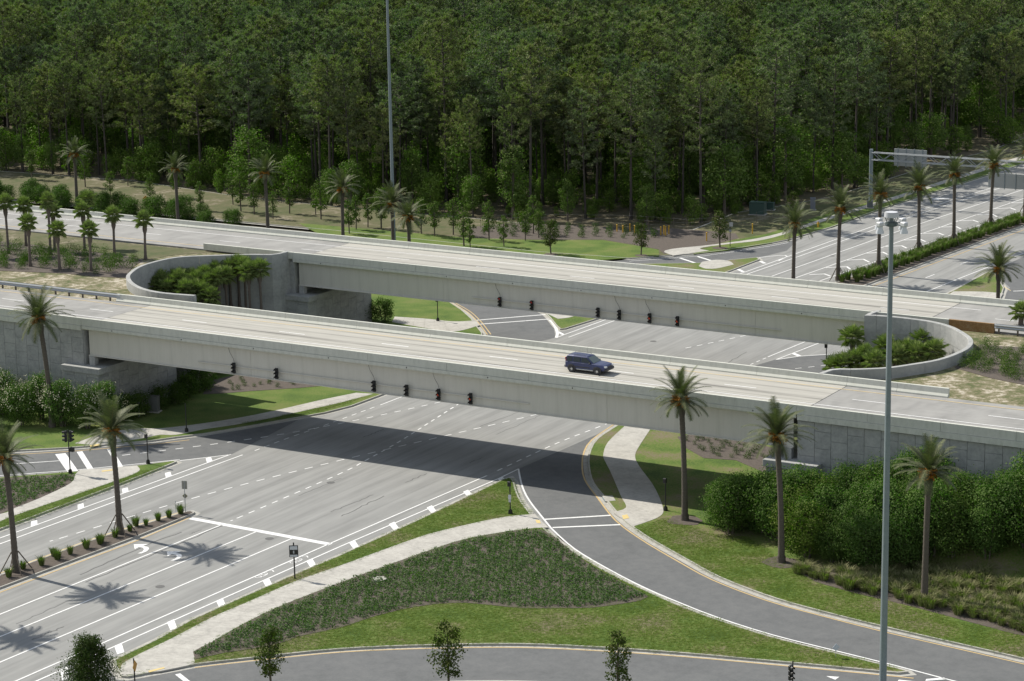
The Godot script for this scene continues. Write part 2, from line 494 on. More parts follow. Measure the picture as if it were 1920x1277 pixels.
	cl.append_array(V([-28.3, -32, -30, -43, -34.8, -50.6, -38, -54.2, -40, -56.6, -43.8, -60.4, -47.8, -63.8, -62, -71, -95, -78, -230, -84, -230, 25]))
	island("lawn", cl, M.lawn)
	var dl := smooth(V([-0.68, -20.76, -0.03, -15.67, 1.31, -11.79, 3.22, -7.96, 6.15, -3.24, 8.2, -0.64, 10.17, 1.53, 14.52, 6.27, 18.89, 9.94, 24.49, 13.75, 29.05, 16.67, 34.82, 19.11, 39.8, 20.32, 45.27, 21.26, 50.44, 21.96, 56.29, 22.76, 63.47, 24.19]), 1.5)
	dl.append_array(V([120, 28, 120, -55, 60, -54, 25, -51, 14, -47, 6, -42, 0.5, -36, -0.9, -28]))
	island("lawn", dl, M.lawn_worn)
	island("median", V([-20.41, 57.21, -20.21, 45.86, -19.88, 39.92, -19.28, 30.03, -19.22, 22.69, -19.35, 22.22, -19.99, 22.02, -20.22, 22.32, -21.76, 30.16, -22.19, 33.76, -22.54, 40.24, -22.46, 43.46, -22.91, 54.75]), M.mulch)
	island("median", V([-10.6, -70, -10.2, -88, -9.7, -96.8, -8, -119.6, -5.9, -142.1, -1.9, -185, 3, -260, 7, -260, 1.6, -185, -2.2, -145.8, -5.7, -96.5, -6.8, -72]), M.mulch)
	var el := V([-33.9, -63.46, -31.79, -61.12, -28.88, -57.62, -27.61, -56.31, -27.2, -56.84, -26.51, -63.09, -25.21, -96.29, -25.08, -105.81, -26.05, -107.04, -28.58, -103.69, -29.22, -101.28])
	el.append_array(V([-45, -92, -60, -88, -60, -84, -46, -72]))
	island("lawn", el, M.lawn_worn)
	var fl := V([-230, -100, -90, -99, -55, -97.5])
	fl.append_array(V([-41.24, -98.8, -37.78, -102.63, -34.03, -106.61, -32.12, -110.16, -28.81, -117.56, -27.77, -120.8, -26.36, -132.81, -25.85, -151.86, -23.08, -185.77, -21.07, -211.35]))
	fl.append_array(V([-10, -330, -30, -330]))
	fl.append_array(V([-32.23, -213.25, -34.96, -194.97, -36.18, -172.43, -37.1, -157.51, -39.96, -147.9, -44.16, -137.95, -43.39, -122.26, -51.72, -118.27, -66.56, -116.1, -78.06, -116.71, -101.21, -116.35, -121.97, -117.8, -148.7, -123.44, -177.24, -121.96, -194.93, -120.63]))
	island("verge", fl, M.dry)
	island("lawn", V([4.4, -84, 5.3, -97, 5, -111, 6.8, -109.5, 10.4, -102, 12.4, -95, 13.6, -88, 9, -82]), M.lawn_worn)
	island("lawn", V([14, -330, 9, -220, 6.8, -150, 7, -129, 12, -113, 20, -101, 40, -93, 140, -91, 140, -330]), M.lawn)
	var nl := near_edge.duplicate(); nl.append(Vector2(95, 60)); nl.append(Vector2(95, 140)); nl.append(Vector2(1.5, 140)); nl.append(Vector2(-1, 72)); nl.append(Vector2(-0.5, 66)); nl.append(Vector2(1.5, 63))
	island("lawn", nl, M.lawn_worn)
	patch("lawn", V([-98.71, -101.79, -85.49, -102.13, -69.05, -102.35, -59.93, -104.87, -51.07, -109.13, -45.06, -107.47, -40.56, -106.07, -38.32, -101.93, -41.42, -99.14, -44.4, -95.57, -60.36, -91.24, -82.31, -89.49]), 0.148, M.lawn)
	patch("planting_bed", V([-73.69, -109.73, -69.88, -115.52, -54.65, -118.82, -46.56, -121.71, -39.85, -122.03, -36.36, -121.8, -34.56, -118.92, -35.72, -111.98, -37.29, -108.54, -38.45, -103.6, -40.5, -106.1, -45.25, -107.83, -51.27, -109.5, -60.14, -105.23, -69.28, -102.71]), 0.156, M.mulch)
	patch("lawn", V([-34.85, -105.34, -31.95, -109.8, -28.81, -117.56, -26.36, -132.81, -25.85, -151.86, -23.08, -185.77, -21.07, -211.35, -23.71, -219.21, -26.09, -191.26, -29.61, -156.57, -31.74, -141.24, -32.27, -123.76, -34.51, -117.1, -35.31, -109.5]), 0.148, M.lawn)
	# planting beds
	var bed := smooth(V([10.2, 12.36, 8.67, 13.34, 5.97, 17.63, 4.73, 22.69, 3.11, 31.89, 2.25, 40.25, 2.6, 47.55, 2.66, 50.07, 3.77, 51.21]), 1.0)
	bed.append_array(smooth(V([4.8, 49.16, 7.18, 45.85, 7.55, 43.71, 9.22, 40.57, 9.99, 37.46, 11.59, 33.98, 13.66, 31.88, 15.61, 31.12, 19.01, 30.4, 21.35, 29.14, 23.63, 27.78, 26.11, 24.63, 26.22, 23.44, 23.77, 22.01, 17.88, 18.37, 12.16, 13.67]), 1.0))
	patch("planting_bed", bed, 0.168, M.mulch)
	patch("planting_bed", V([-47.36, 27.4, -42.23, 22.33, -38.2, 18.81, -37.07, 18.02, -36.3, 18.82, -35.3, 20.47, -34.54, 25.26, -34.37, 29.25, -34.28, 30.83, -35.04, 39.75]), 0.165, M.mulch)
	patch("planting_bed", V([-48.59, -17.09, -47.76, -20.24, -43.58, -22.37, -38.03, -23.57, -35.8, -21.22, -38.06, -18.74, -41.8, -15.26, -43.76, -13.22, -45.5, -11.81]), 0.165, M.mulch)
	patch("planting_bed", V([6.67, -19.59, 8.07, -22.55, 14.68, -20.69, 18.49, -19.68, 22, -14.32, 19.93, -11.85, 15.32, -14.69, 12.35, -13.96, 9.11, -16.5]), 0.165, M.mulch)
	patch("planting_bed", V([33.83, 12.46, 35.77, 10.05, 37.92, 8.6, 41.97, 2.7, 55.34, -2.55, 62.08, 19.63, 57.41, 18.44, 53.69, 18.15, 49.17, 17.04, 44.47, 15.89, 39.78, 15.16, 36.21, 14.17]), 0.165, M.mulch)
	# pavements
	sidewalk("sidewalk", V([1.26, 56.23, 0.15, 55.26, -0.32, 54.42, -0.54, 52.13, -0.57, 48.48, -0.81, 43.27, -0.57, 39.24, -0.28, 33.56, 0.62, 28.35, 1.96, 19.76, 2.81, 16.62, 5.2, 11.2, 7.33, 8.84]), V([3.04, 54.3, 3.85, 52.89, 4.19, 51.85, 3.22, 50.52, 2.53, 47.46, 2.17, 40.15, 3.11, 31.89, 4.66, 22.57, 5.89, 17.51, 8.6, 13.21, 10.34, 11.6]), 48)
	sidewalk("sidewalk", V([0.21, -20.76, 1.64, -14.78, 3.44, -10.57, 4.68, -8.72, 6.86, -5.79, 11.27, 0.39, 13.46, 3.45, 13.08, 5.09]), V([3.03, -20.85, 5.14, -14.43, 6.29, -11.63, 8.15, -8.89, 12.55, -3.5, 16.3, 1.95, 17.25, 4.48, 16.61, 7.94]), 18)
	sidewalk("sidewalk", V([-37.83, 36.96, -34.28, 30.83, -34.37, 29.25, -34.54, 25.26, -35.3, 20.47, -36.82, 18.09, -37.51, 16.63]), V([-32.78, 42.02, -32.72, 32.5, -32.85, 30.61, -32.12, 18.01, -32.2, 14.66, -32.73, 13.72, -33.67, 12.98]), 20)
	sidewalk("sidewalk", V([-29.5, -20.27, -30.41, -15.74, -32.02, -10.48, -33.27, -6.71, -34.74, -3.36, -36.45, -0.39, -37.53, 2.45, -38.95, 3.19, -39.58, 4.87, -41.74, 9.1]), V([-31.37, -19.83, -32.92, -15.46, -34.05, -11.39, -35.28, -7.59, -36.52, -4.79, -38.23, -1.79, -40.53, 1.26, -42.35, 2.21, -44.23, 5.02, -44.37, 9.59]), 28)
	sidewalk("sidewalk", V([-36.74, -103.13, -39.17, -104.99, -38.95, -107.74, -35.41, -113.02, -31.26, -122.84, -30.1, -142.02, -28.01, -166.28, -26.99, -183.35, -24.34, -218.22]), V([-33.94, -108.4, -35.84, -109.24, -35.36, -111.25, -33.59, -114.35, -30.37, -120.93, -29, -139.48, -26.86, -163.41, -25.82, -180.23, -23.1, -214.57]), 70)
	sidewalk("sidewalk", V([-33.62, -63.25, -31.97, -66.48, -30.89, -71.23, -30.66, -74.93]), V([-30.63, -61.03, -29.7, -62.5, -29.62, -66.28, -29.1, -70.71]), 6)
	sidewalk("sidewalk", V([-38.93, -55.88, -41.08, -54.14, -44.77, -53.96, -48.92, -53.24]), V([-37.13, -53.81, -38.1, -49.45, -42.74, -49.69, -47.52, -50.58]), 8)
	sidewalk("sidewalk", V([-31.24, -100.71, -30.05, -102.97, -28.08, -102.67, -26.59, -100.9]), V([-30.29, -97.86, -28.52, -96.69, -27.36, -97.66, -26.78, -99.99]), 5)
	sidewalk("sidewalk", V([6, -92, 9.5, -93.2, 12.5, -94]), V([5.6, -97, 9, -98.5, 11.5, -98.5]), 4)
	for q in [V([8.29, 10.27, 8.84, 11.02, 9.24, 10.98, 8.69, 10.23]), V([14.26, 5.7, 14.9, 6.6, 15.2, 6.09, 14.52, 5.21]), V([2.29, 54.7, 2.57, 54.92, 3.03, 53.7, 2.79, 53.58]), V([-35.48, 15.97, -35.15, 16.21, -34.52, 15.27, -34.85, 15.03]), V([-42.53, 9.51, -42.05, 9.92, -41.6, 9.03, -42.09, 8.62])]:
		var tb := MB.new()
		tb.top(q, 0.172)
		var to := struct("tactile_paving", tb, M.tactile)
	road_marks(up, s_in, s_out)
	cracks()
	for q in [[Vector2(19.69, 4.41), 1.5], [Vector2(31.75, 10.97), 1.5], [Vector2(-33.5, -110.81), 1.1], [Vector2(-40.72, -101.2), 0.9], [Vector2(-52.19, -96.5), 1.0]]:
		var c := PackedVector2Array()
		for i in 16: c.append(q[0] + Vector2(cos(TAU * i / 16), sin(TAU * i / 16)) * q[1] * rng.randf_range(0.85, 1.1))
		patch("mulch_ring", c, 0.166, M.mulch)

func road_marks(up: PackedVector2Array, s_in: PackedVector2Array, s_out: PackedVector2Array):
	# lane lines of the near approach
	for q in [V([-16.41, 61.14, -16.01, 50.35, -15.21, 23.75]), V([-12.79, 64.69, -12.48, 54.13, -11.33, 23.94]), V([-8.91, 65.97, -8.67, 58.2, -7.49, 24.11]), V([-5.26, 66.59, -5.02, 60.47, -3.76, 22.13, -2.89, 0.11]), V([-4.07, 66.28, -3.71, 59.64, -2.57, 23.82, -1.43, 0.34, -1.47, -3.25]), V([-30.1, 47.69, -29.69, 35.73, -28.54, 5.26]), V([-28.9, 48.87, -28.54, 36.96, -27.42, 4.89]), V([-31.49, 9.34, -28.48, 5.34])]:
		stripe(q, 0.16)
	stripe(V([-18.82, 23.55, -3.62, 23.88]), 0.62)
	stripe(V([-19.79, 57.81, -19.66, 46.45, -19.41, 40.44, -18.79, 30.62, -19.02, 23.3]), 0.15, M.yellow)
	stripe(V([-23.36, 54.31, -23.04, 42.84, -22.59, 33.3, -22.16, 29.69, -20.75, 22.42]), 0.15, M.yellow_worn)
	# square pads along the cycle lane lines
	for q in [Vector2(-29.55, 32.05), Vector2(-29.34, 26.23), Vector2(-29.07, 20.49), Vector2(-28.92, 14.55), Vector2(-28.71, 8.73)]: pad(q, Vector2(-0.75, 0))
	for q in [Vector2(-3.55, 57.51), Vector2(-3.54, 51.58), Vector2(-3.41, 45.63), Vector2(-3.17, 39.93), Vector2(-2.95, 34.23), Vector2(-2.82, 28.47), Vector2(-2.56, 22.74), Vector2(-2.49, 16.85), Vector2(-2.28, 11.21), Vector2(-2.04, 5.6), Vector2(-1.47, 0.56)]: pad(q, Vector2(0.5, 0))
	# dashed guides across the junction
	dashes(V([-25.32, 34.58, -25.12, 33.81, -22.39, 18.11, -18.09, 2.55, -10.3, -20.72, -8.06, -28.99]), 36, 0.5)
	dashes(V([-15.21, 22.7, -15.2, 21.82, -15.33, 6.03, -15.86, 0.55, -16.63, -5.5, -17.89, -12.54, -19.39, -20.67, -20.46, -26.97]), 30, 0.5)
	dashes(V([-27.29, 3.54, -27.22, -1.77, -26.89, -6.96, -26.56, -15.49, -26.52, -16.5]), 13, 0.5, 0.13)
	stripe(V([-26.47, -17.12, -26.42, -20.65, -26.26, -25.57]), 0.14)
	dashes(V([-37.94, 10.8, -35.27, 7.26, -32.1, 2.77, -29.27, -1.83, -27.58, -5.1, -24.81, -11.8, -21.91, -20.11, -20.22, -26.58]), 24, 0.45)
	dashes(V([-2.89, -1.29, -2.83, -12.23, -2.03, -21.45, -1.93, -25.75]), 14, 0.5)
	dashes(V([-10.37, -54.14, -9.93, -55.26, -7.1, -63.13, -4.64, -70.41]), 10, 0.5)
	dashes(V([-0.29, -50.25, -0.09, -54.63]), 3, 0.5, 0.13)
	dashes(V([4.62, -50.79, 7.51, -54.5]), 3, 0.5, 0.13)
	stripe(V([-0.11, -54.8, 0.43, -63.21, 1.46, -75.09]), 0.15)
	stripe(V([1.23, -54.01, 2.06, -62.82, 3.25, -74.04]), 0.15)
	stripe(V([1.23, -54.01, 2.89, -56.72, 7.28, -60.78]), 0.18)
	stripe(V([1.62, -57.68, 2.89, -56.72]), 0.5)
	# ramp lines
	stripe(off(s_in, 0.05), 0.16, null, 0.014)
	var yl := s_out.duplicate()
	stripe(off(yl, -0.52), 0.15, M.yellow, 0.014)
	stripe(V([8.7, 9.35, 13.14, 5.68]), 0.3, null, 0.015)
	stripe(V([10.47, 11.11, 15.17, 7.67]), 0.3, null, 0.015)
	var bl := smooth(V([4.56, 52.26, 7.33, 49.22, 12.06, 44.61, 17.41, 40.83, 23.13, 37.54, 29.03, 35.23, 34.37, 33.59, 39.47, 32.3, 44.48, 31.1, 49.44, 29.95, 50.51, 29.73]), 1.5)
	stripe(bl, 0.15, M.yellow, 0.014)
	stripe(V([4.29, 53.86, 5.93, 54.76, 7.64, 55.7]), 0.4, null, 0.014)
	decal_poly(V([44.98, 32.25, 45.86, 31.95, 45.83, 32.62]), null, 0.014)
	stripe(V([49.75, 30.72, 51.08, 30.47]), 0.5, null, 0.014)
	decal_poly(V([51.34, 29.45, 52.31, 28.57, 52.6, 28.82, 51.41, 29.82]), null, 0.014)
	# crossing of the left slip road
	stripe(V([-43.38, 12.78, -37.97, 17.08]), 1.0, null, 0.014)
	stripe(V([-42.24, 11.32, -36.81, 15.86]), 0.55, null, 0.014)
	stripe(V([-40.29, 9.22, -35.07, 13.71]), 0.5, null, 0.014)
	stripe(V([-51.57, 23.17, -44.38, 17.13, -41.61, 14.62]), 0.15, null, 0.014)
	stripe(V([-56.78, 21.48, -47.56, 15.39, -43.26, 11.85, -37.73, 6.13, -35.45, 2.95]), 0.15, M.yellow, 0.014)
	stripe(V([-50.23, 27.92, -43.24, 21.25, -38.55, 16.87, -34.43, 12.24, -31.73, 9.05]), 0.14, null, 0.014)
	# left turn arrows
	for q in [V([-18.35, 31.71, -17.29, 31.05, -17.39, 31.66, -16.79, 31.71, -16.4, 32.05, -16.15, 32.64, -16.16, 33.34, -16.45, 33.5, -16.43, 32.88, -16.67, 32.4, -17.04, 32.09, -17.48, 32.07, -17.41, 32.71]), V([-14.63, 31.92, -13.58, 31.27, -13.69, 31.87, -13.1, 31.92, -12.72, 32.26, -12.48, 32.84, -12.5, 33.53, -12.79, 33.69, -12.76, 33.08, -12.99, 32.61, -13.35, 32.29, -13.78, 32.28, -13.72, 32.91])]: decal_poly(q, null, 0.014)
	bicycle(Vector2(-3.56, 28.86)); bicycle(Vector2(-3.84, 33.2))
	# beyond the far flyover
	var ty := smooth(V([-49.37, -65.3, -47.02, -63.4, -42.93, -60.13, -39.44, -56.62, -37.38, -54.34, -33.98, -50.4]), 1.0)
	stripe(ty, 0.13, M.yellow, 0.014); stripe(off(ty, -0.4), 0.13, M.yellow, 0.014)
	stripe(V([-39.31, -56.49, -33.47, -62.99]), 0.3, null, 0.014)
	stripe(V([-37.69, -54.84, -31.81, -60.98]), 0.3, null, 0.014)
	stripe(smooth(V([-31.49, -60.6, -29.89, -58.75, -28.3, -56.61, -26.89, -54.44, -25.95, -52.55]), 0.5), 0.35, null, 0.014)
	stripe(V([-25.95, -52.55, -25.92, -54.61, -25.54, -64.24, -23.32, -97.82, -22.65, -113.42, -20.93, -147.9, -16.97, -188.58, -16.26, -197.04]), 0.16)
	stripe(V([-24.8, -53.41, -24.44, -62.23, -22.43, -97.25, -21.53, -110.94, -19.73, -144.89, -16.06, -185.95, -15.34, -194.31]), 0.16)
	stripe(V([-27.41, -55.45, -25.94, -54.28]), 0.4)
	stripe(V([-19.04, -96.53, -16.58, -137, -13.06, -177.27, -12.3, -185.28]), 0.16)
	stripe(V([-15.82, -96.93, -13.42, -129.08, -10.19, -168.98, -9.4, -176.67]), 0.16)
	stripe(V([-12.21, -96.37, -10.11, -120.8, -6.83, -159.24, -6.16, -167.03]), 0.16)
	for q in [V([-15.08, -99.61, -13.55, -100.92, -12.25, -99.89]), V([-15.09, -104.92, -12.86, -106.7, -11.69, -105.19]), V([-14.66, -110.92, -12.95, -112.47, -11.41, -110.87]), V([-14.26, -116.66, -12.56, -118.35, -11.22, -116.93]), V([-13.95, -122.26, -12.07, -123.88, -10.75, -122.51]), V([-13.57, -127.9, -11.54, -129.52, -10.24, -128.18]), V([-13.26, -133.91, -11.11, -135.31, -9.9, -134.2]), V([-12.82, -139.76, -10.65, -141.23, -9.42, -139.74]), V([-12.32, -145.65, -10.41, -147.31, -9.05, -146.11]), V([-11.67, -151.98, -9.62, -153.36, -8.33, -151.67]), V([-11.09, -158.08, -9.11, -159.75, -7.83, -158.46]), V([-10.81, -163.93, -8.71, -165.35, -7.42, -164.01])]: stripe(q, 0.28)
	decal_poly(V([-22.76, -162.54, -22.34, -164.13, -20.54, -164.42, -20.27, -163.71, -21.64, -162.79, -21.05, -161.69]))
	stripe(V([-23.55, -97.5, -24.97, -98.83]), 0.5)
	stripe(V([-23.54, -104.05, -24.69, -105.16]), 0.5)
	stripe(smooth(V([-26.02, -107.48, -24.77, -109.37, -23.5, -110.41, -22.92, -109.84, -22.68, -106.56]), 0.5), 0.2)
	stripe(V([-35.43, -102.48, -31, -99.58]), 0.4, null, 0.014); stripe(V([-33.81, -104.55, -29.47, -101.79]), 0.4, null, 0.014)
	stripe(V([-40.52, -97.46, -37.07, -101.26, -33.33, -105.21, -31.43, -108.74, -28.12, -116.09, -27.08, -119.3]), 0.13, null, 0.014)
	stripe(V([-4.87, -96.16, -1.18, -142.91, -0.6, -150.48]), 0.15, M.yellow)
	dashes(V([-1.19, -100.25, -0.77, -105.28, 0.01, -117.17, 1.08, -131.96]), 3, 0.25, 0.14)
	stripe(V([2.03, -90.4, 2.47, -96.94, 3.43, -110.3, 5.25, -133.08]), 0.15)
	stripe(V([4.84, -111.39, 8.08, -105.57, 11.5, -101.25]), 0.15, M.yellow_worn)
	stripe(V([11.9, -101.08, 13.56, -102.27]), 0.25)

func cracks():
	for q in [V([-15.97, 27.26, -15.94, 25.7]), V([-16.96, 40.06, -17.24, 29.62, -16.96, 27.1]), V([-15.31, 41.3, -14.95, 23.79]), V([-13.39, 51.41, -13.43, 44.71]), V([-14.47, 13.56, -14.33, 7.1]), V([-7.48, 16.84, -7.65, 9.97]), V([-8.31, 5.52, -8.22, 2.1]), V([-6.63, -2.8, -6.5, -4.96]), V([-12.73, -14.52, -12.12, -23.91]), V([-9.72, -12.65, -9.61, -21.8]), V([-9.05, 16.24, -8.69, 10.14]), V([-2.47, -44.97, -3.26, -55.95]), V([-20.83, -5.76, -20.68, -9.25]), V([-9.86, 53.5, -9.73, 50.11])]:
		var r := resample(q, 14)
		for i in range(1, 14): r[i] += Vector2(rng.randf_range(-0.12, 0.12), rng.randf_range(-0.1, 0.1))
		stripe(r, rng.randf_range(0.05, 0.11), M.crack, 0.009, "crack_seal")
	for q in [Vector2(-9.17, 25), Vector2(-9.3, 39.28), Vector2(-14.39, 8.71), Vector2(-15.09, -56), Vector2(-17.66, -112.82)]:
		var c := PackedVector2Array()
		for i in 16: c.append(q + Vector2(cos(TAU * i / 16), sin(TAU * i / 16)) * 0.38)
		decal_poly(c, M.crack, 0.01, "manhole_cover")

func pad(p: Vector2, shift: Vector2):
	var k := signf(shift.x)
	var e := Vector2(-1.1, -1.2) if k < 0.0 else Vector2(1.35, 1.25)
	decal_poly(PackedVector2Array([p, p + e, p + e + Vector2(0.17, -0.6), p + Vector2(0.03, -0.8)]), null, 0.013)

func bicycle(p: Vector2):
	for s in [-0.4, 0.4]:
		var ring := PackedVector2Array()
		for i in 13: ring.append(p + Vector2(0, s) + Vector2(cos(TAU * i / 12), sin(TAU * i / 12)) * 0.26)
		stripe(ring, 0.07, M.yellow_worn if false else null, 0.013)
	stripe(PackedVector2Array([p + Vector2(0, 0.4), p + Vector2(0.3, 0.1), p + Vector2(0.3, -0.35), p + Vector2(0, -0.4)]), 0.08, null, 0.013)
	stripe(PackedVector2Array([p + Vector2(-0.35, -1.2), p + Vector2(0.0, -1.5), p + Vector2(0.35, -1.2)]), 0.1, null, 0.013)

# a shape of points (z, y) drawn out along x
func extrude(mb: MB, prof: PackedVector2Array, x0: float, x1: float, caps := true):
	var m := prof.size()
	var cw := Geometry2D.is_polygon_clockwise(prof)
	for i in m:
		var a := prof[i]; var b := prof[(i + 1) % m]
		var nn := Vector2(b.y - a.y, a.x - b.x) * (-1.0 if cw else 1.0)
		mb.quad_out(Vector3(x0, a.y, a.x), Vector3(x1, a.y, a.x), Vector3(x1, b.y, b.x), Vector3(x0, b.y, b.x), Vector3(0, nn.y, nn.x))
	if caps:
		var ix := Geometry2D.triangulate_polygon(prof)
		for x in [x0, x1]:
			for i in range(0, ix.size(), 3):
				mb.tri_out(Vector3(x, prof[ix[i]].y, prof[ix[i]].x), Vector3(x, prof[ix[i + 1]].y, prof[ix[i + 1]].x), Vector3(x, prof[ix[i + 2]].y, prof[ix[i + 2]].x), Vector3(x - (x0 + x1) * 0.5, 0, 0))

func panel_mesh(w: float, h: float) -> ArrayMesh:
	var key := "%.2f_%.2f" % [w, h]
	if not panel_cache.has(key):
		var b := MB.new()
		b.box(Transform3D.IDENTITY, Vector3(w - 0.022, h - 0.022, 0.14), 0.012)
		panel_cache[key] = b.mesh()
	return panel_cache[key]
var panel_cache := {}

# staggered square facing panels on an upright plane: from a to b (seen from outside, a on the left), between heights
func panels(parent: Node3D, a: Vector3, b: Vector3, y0: float, y1: float, shift := 0.0):
	var d := (b - a); d.y = 0
	var n := maxi(1, int(round(d.length() / 1.5)))
	var w := d.length() / n
	var dir := d.normalized()
	var bs := Basis(dir, Vector3.UP, dir.cross(Vector3.UP))
	for i in n:
		var y := y0 - (0.75 if (i + int(shift)) % 2 == 1 else 0.0)
		while y < y1 - 0.05:
			var lo := maxf(y, y0); var hi := minf(y + 1.5, y1)
			if hi - lo > 0.25:
				var p := a + dir * (w * (i + 0.5))
				p.y = (lo + hi) * 0.5
				part(parent, "panel", panel_mesh(snappedf(w, 0.01), snappedf(hi - lo, 0.01)), M.wall if rng.randf() < 0.6 else M.wall_b, Transform3D(bs, p))
			y += 1.5

func segments(parent: Node3D, called: String, prof: PackedVector2Array, x0: float, x1: float, step: float, m: Material):
	var n := maxi(1, int(round((x1 - x0) / step)))
	var w := (x1 - x0) / n
	var b := MB.new()
	extrude(b, prof, -w * 0.5 + 0.012, w * 0.5 - 0.012)
	var mesh := b.mesh()
	for i in n:
		part(parent, called, mesh, m, Transform3D(Basis.IDENTITY, Vector3(x0 + w * (i + 0.5), 0, 0)))

func flyover(o: Node3D, wd: float, x0: float, x1: float, near: Array, far: Array, conduit: Array, edge_t: float, dash_t: float, yellow_t: float, dash0: float):
	# profiles seen along the bridge: z from the near face (0) to the far face (-wd)
	var pn := V([0.0, 9.62, 0.0, 10.38, -0.02, 10.4, -0.22, 10.4, -0.24, 10.38, -0.30, 9.92, -0.46, 9.72, -0.46, 9.58])
	var pf := V([-wd, 9.62, -wd, 10.38, -wd + 0.02, 10.4, -wd + 0.22, 10.4, -wd + 0.24, 10.38, -wd + 0.30, 9.92, -wd + 0.46, 9.72, -wd + 0.46, 9.58])
	segments(o, "parapet_segment", pn, near[0], x0, 6.1, M.concrete)
	segments(o, "parapet_segment", pn, x0, x1, 9.0, M.concrete)
	segments(o, "parapet_segment", pn, x1, near[1], 6.1, M.concrete)
	segments(o, "parapet_segment", pf, far[0], x0, 6.1, M.concrete)
	segments(o, "parapet_segment", pf, x0, x1, 9.0, M.concrete)
	segments(o, "parapet_segment", pf, x1, far[1], 6.1, M.concrete)
	# deck slab with its edge standing a little proud of the parapet
	var dk := MB.new()
	extrude(dk, V([0.05, 9.6, 0.05, 9.3, -0.02, 9.22, -0.7, 9.2, -wd + 0.7, 9.2, -wd - 0.05, 9.3, -wd - 0.05, 9.6]), x0 + 0.03, x1 - 0.03)
	part(o, "deck", dk.mesh(), M.concrete)
	var sf := MB.new()
	for seg in 8:
		var a := lerpf(x0 + 0.03, x1 - 0.03, seg / 8.0); var b := lerpf(x0 + 0.03, x1 - 0.03, (seg + 1) / 8.0)
		for k in [[a, b]]:
			var p := [Vector3(a, 9.606, -0.46), Vector3(b, 9.606, -0.46), Vector3(b, 9.606, -wd + 0.46), Vector3(a, 9.606, -wd + 0.46)]
			for q in [0, 2, 1, 0, 3, 2]: sf.vert(p[q], Vector3.UP, Vector2(p[q].x / 47.0, -p[q].z / 11.4))
	part(o, "deck_surface", sf.mesh(), M.deck)
	for gx in [x0, x1]:
		var jb := MB.new()
		jb.bx(Vector3(gx, 9.55, -wd * 0.5), Vector3(0.055, 0.08, wd - 0.95))
		part(o, "expansion_joint", jb.mesh(), M.rubber)
	# steel plate girders in spliced lengths
	var i := 0
	for t in [-0.55, -wd * 0.35, -wd * 0.65, -wd + 0.55]:
		var cuts := [x0 + 0.45, lerpf(x0, x1, 0.265), lerpf(x0, x1, 0.765), x1 - 0.45]
		for k in 3:
			var gb := MB.new()
			extrude(gb, V([t + 0.03, 9.2, t + 0.03, 6.56, t + 0.24, 6.53, t + 0.24, 6.47, t - 0.24, 6.47, t - 0.24, 6.53, t - 0.03, 6.56, t - 0.03, 9.2]), cuts[k] + 0.012, cuts[k + 1] - 0.012)
			part(o, "girder", gb.mesh(), M.girder)
		i += 1
	for k in 7:
		var cb := MB.new()
		cb.bx(Vector3(lerpf(x0 + 1, x1 - 1, k / 6.0), 7.9, -wd * 0.5), Vector3(0.1, 1.8, wd - 1.4))
		part(o, "cross_brace", cb.mesh(), M.girder)
	var pb := MB.new()
	pb.tube([Vector3(conduit[0], 7.3, -0.4), Vector3(conduit[1], 7.36, -0.4)], [0.06, 0.06], 8)
	part(o, "conduit", pb.mesh(), M.girder)
	# painted lines
	var ln := func(a: float, b: float, t: float, w: float, m: Material, called: String):
		var q := MB.new()
		q.quad_out(Vector3(a, 9.616, t - w * 0.5), Vector3(b, 9.616, t - w * 0.5), Vector3(b, 9.616, t + w * 0.5), Vector3(a, 9.616, t + w * 0.5), Vector3.UP)
		part(o, called, q.mesh(), m)
	ln.call(near[0] - 60, near[1], edge_t, 0.15, M.white, "painted_line")
	ln.call(near[0] - 60, near[1] + 10, yellow_t, 0.15, M.yellow_worn, "painted_line")
	var x := dash0 - 12.2 * 10
	while x < near[1] + 20:
		ln.call(x, x + 3.1, dash_t, 0.15, M.white, "painted_dash")
		x += 12.2
	# black arrows of small drain holes in the slab edge
	for k in 9:
		var db := MB.new()
		db.bx(Vector3(lerpf(x0 + 4, x1 - 4, k / 8.0), 9.45, 0.05), Vector3(0.1, 0.12, 0.02))
		part(o, "drain_hole", db.mesh(), M.black)

func approach(called: String, x0: float, x1: float, org: Vector3, rot: float, wd: float):
	var b := MB.new()
	b.quad_out(Vector3(x0, 9.598, -0.44), Vector3(x1, 9.598, -0.44), Vector3(x1, 9.598, -wd + 0.44), Vector3(x0, 9.598, -wd + 0.44), Vector3.UP)
	b.quad_out(Vector3(x0, 9.598, -0.44), Vector3(x1, 9.598, -0.44), Vector3(x1, 9.0, -0.44), Vector3(x0, 9.0, -0.44), Vector3.BACK)
	b.quad_out(Vector3(x0, 9.598, -wd + 0.44), Vector3(x1, 9.598, -wd + 0.44), Vector3(x1, 9.0, -wd + 0.44), Vector3(x0, 9.0, -wd + 0.44), Vector3.FORWARD)
	var o := struct(called, b, M.approach)
	o.position = org; o.rotation.y = rot

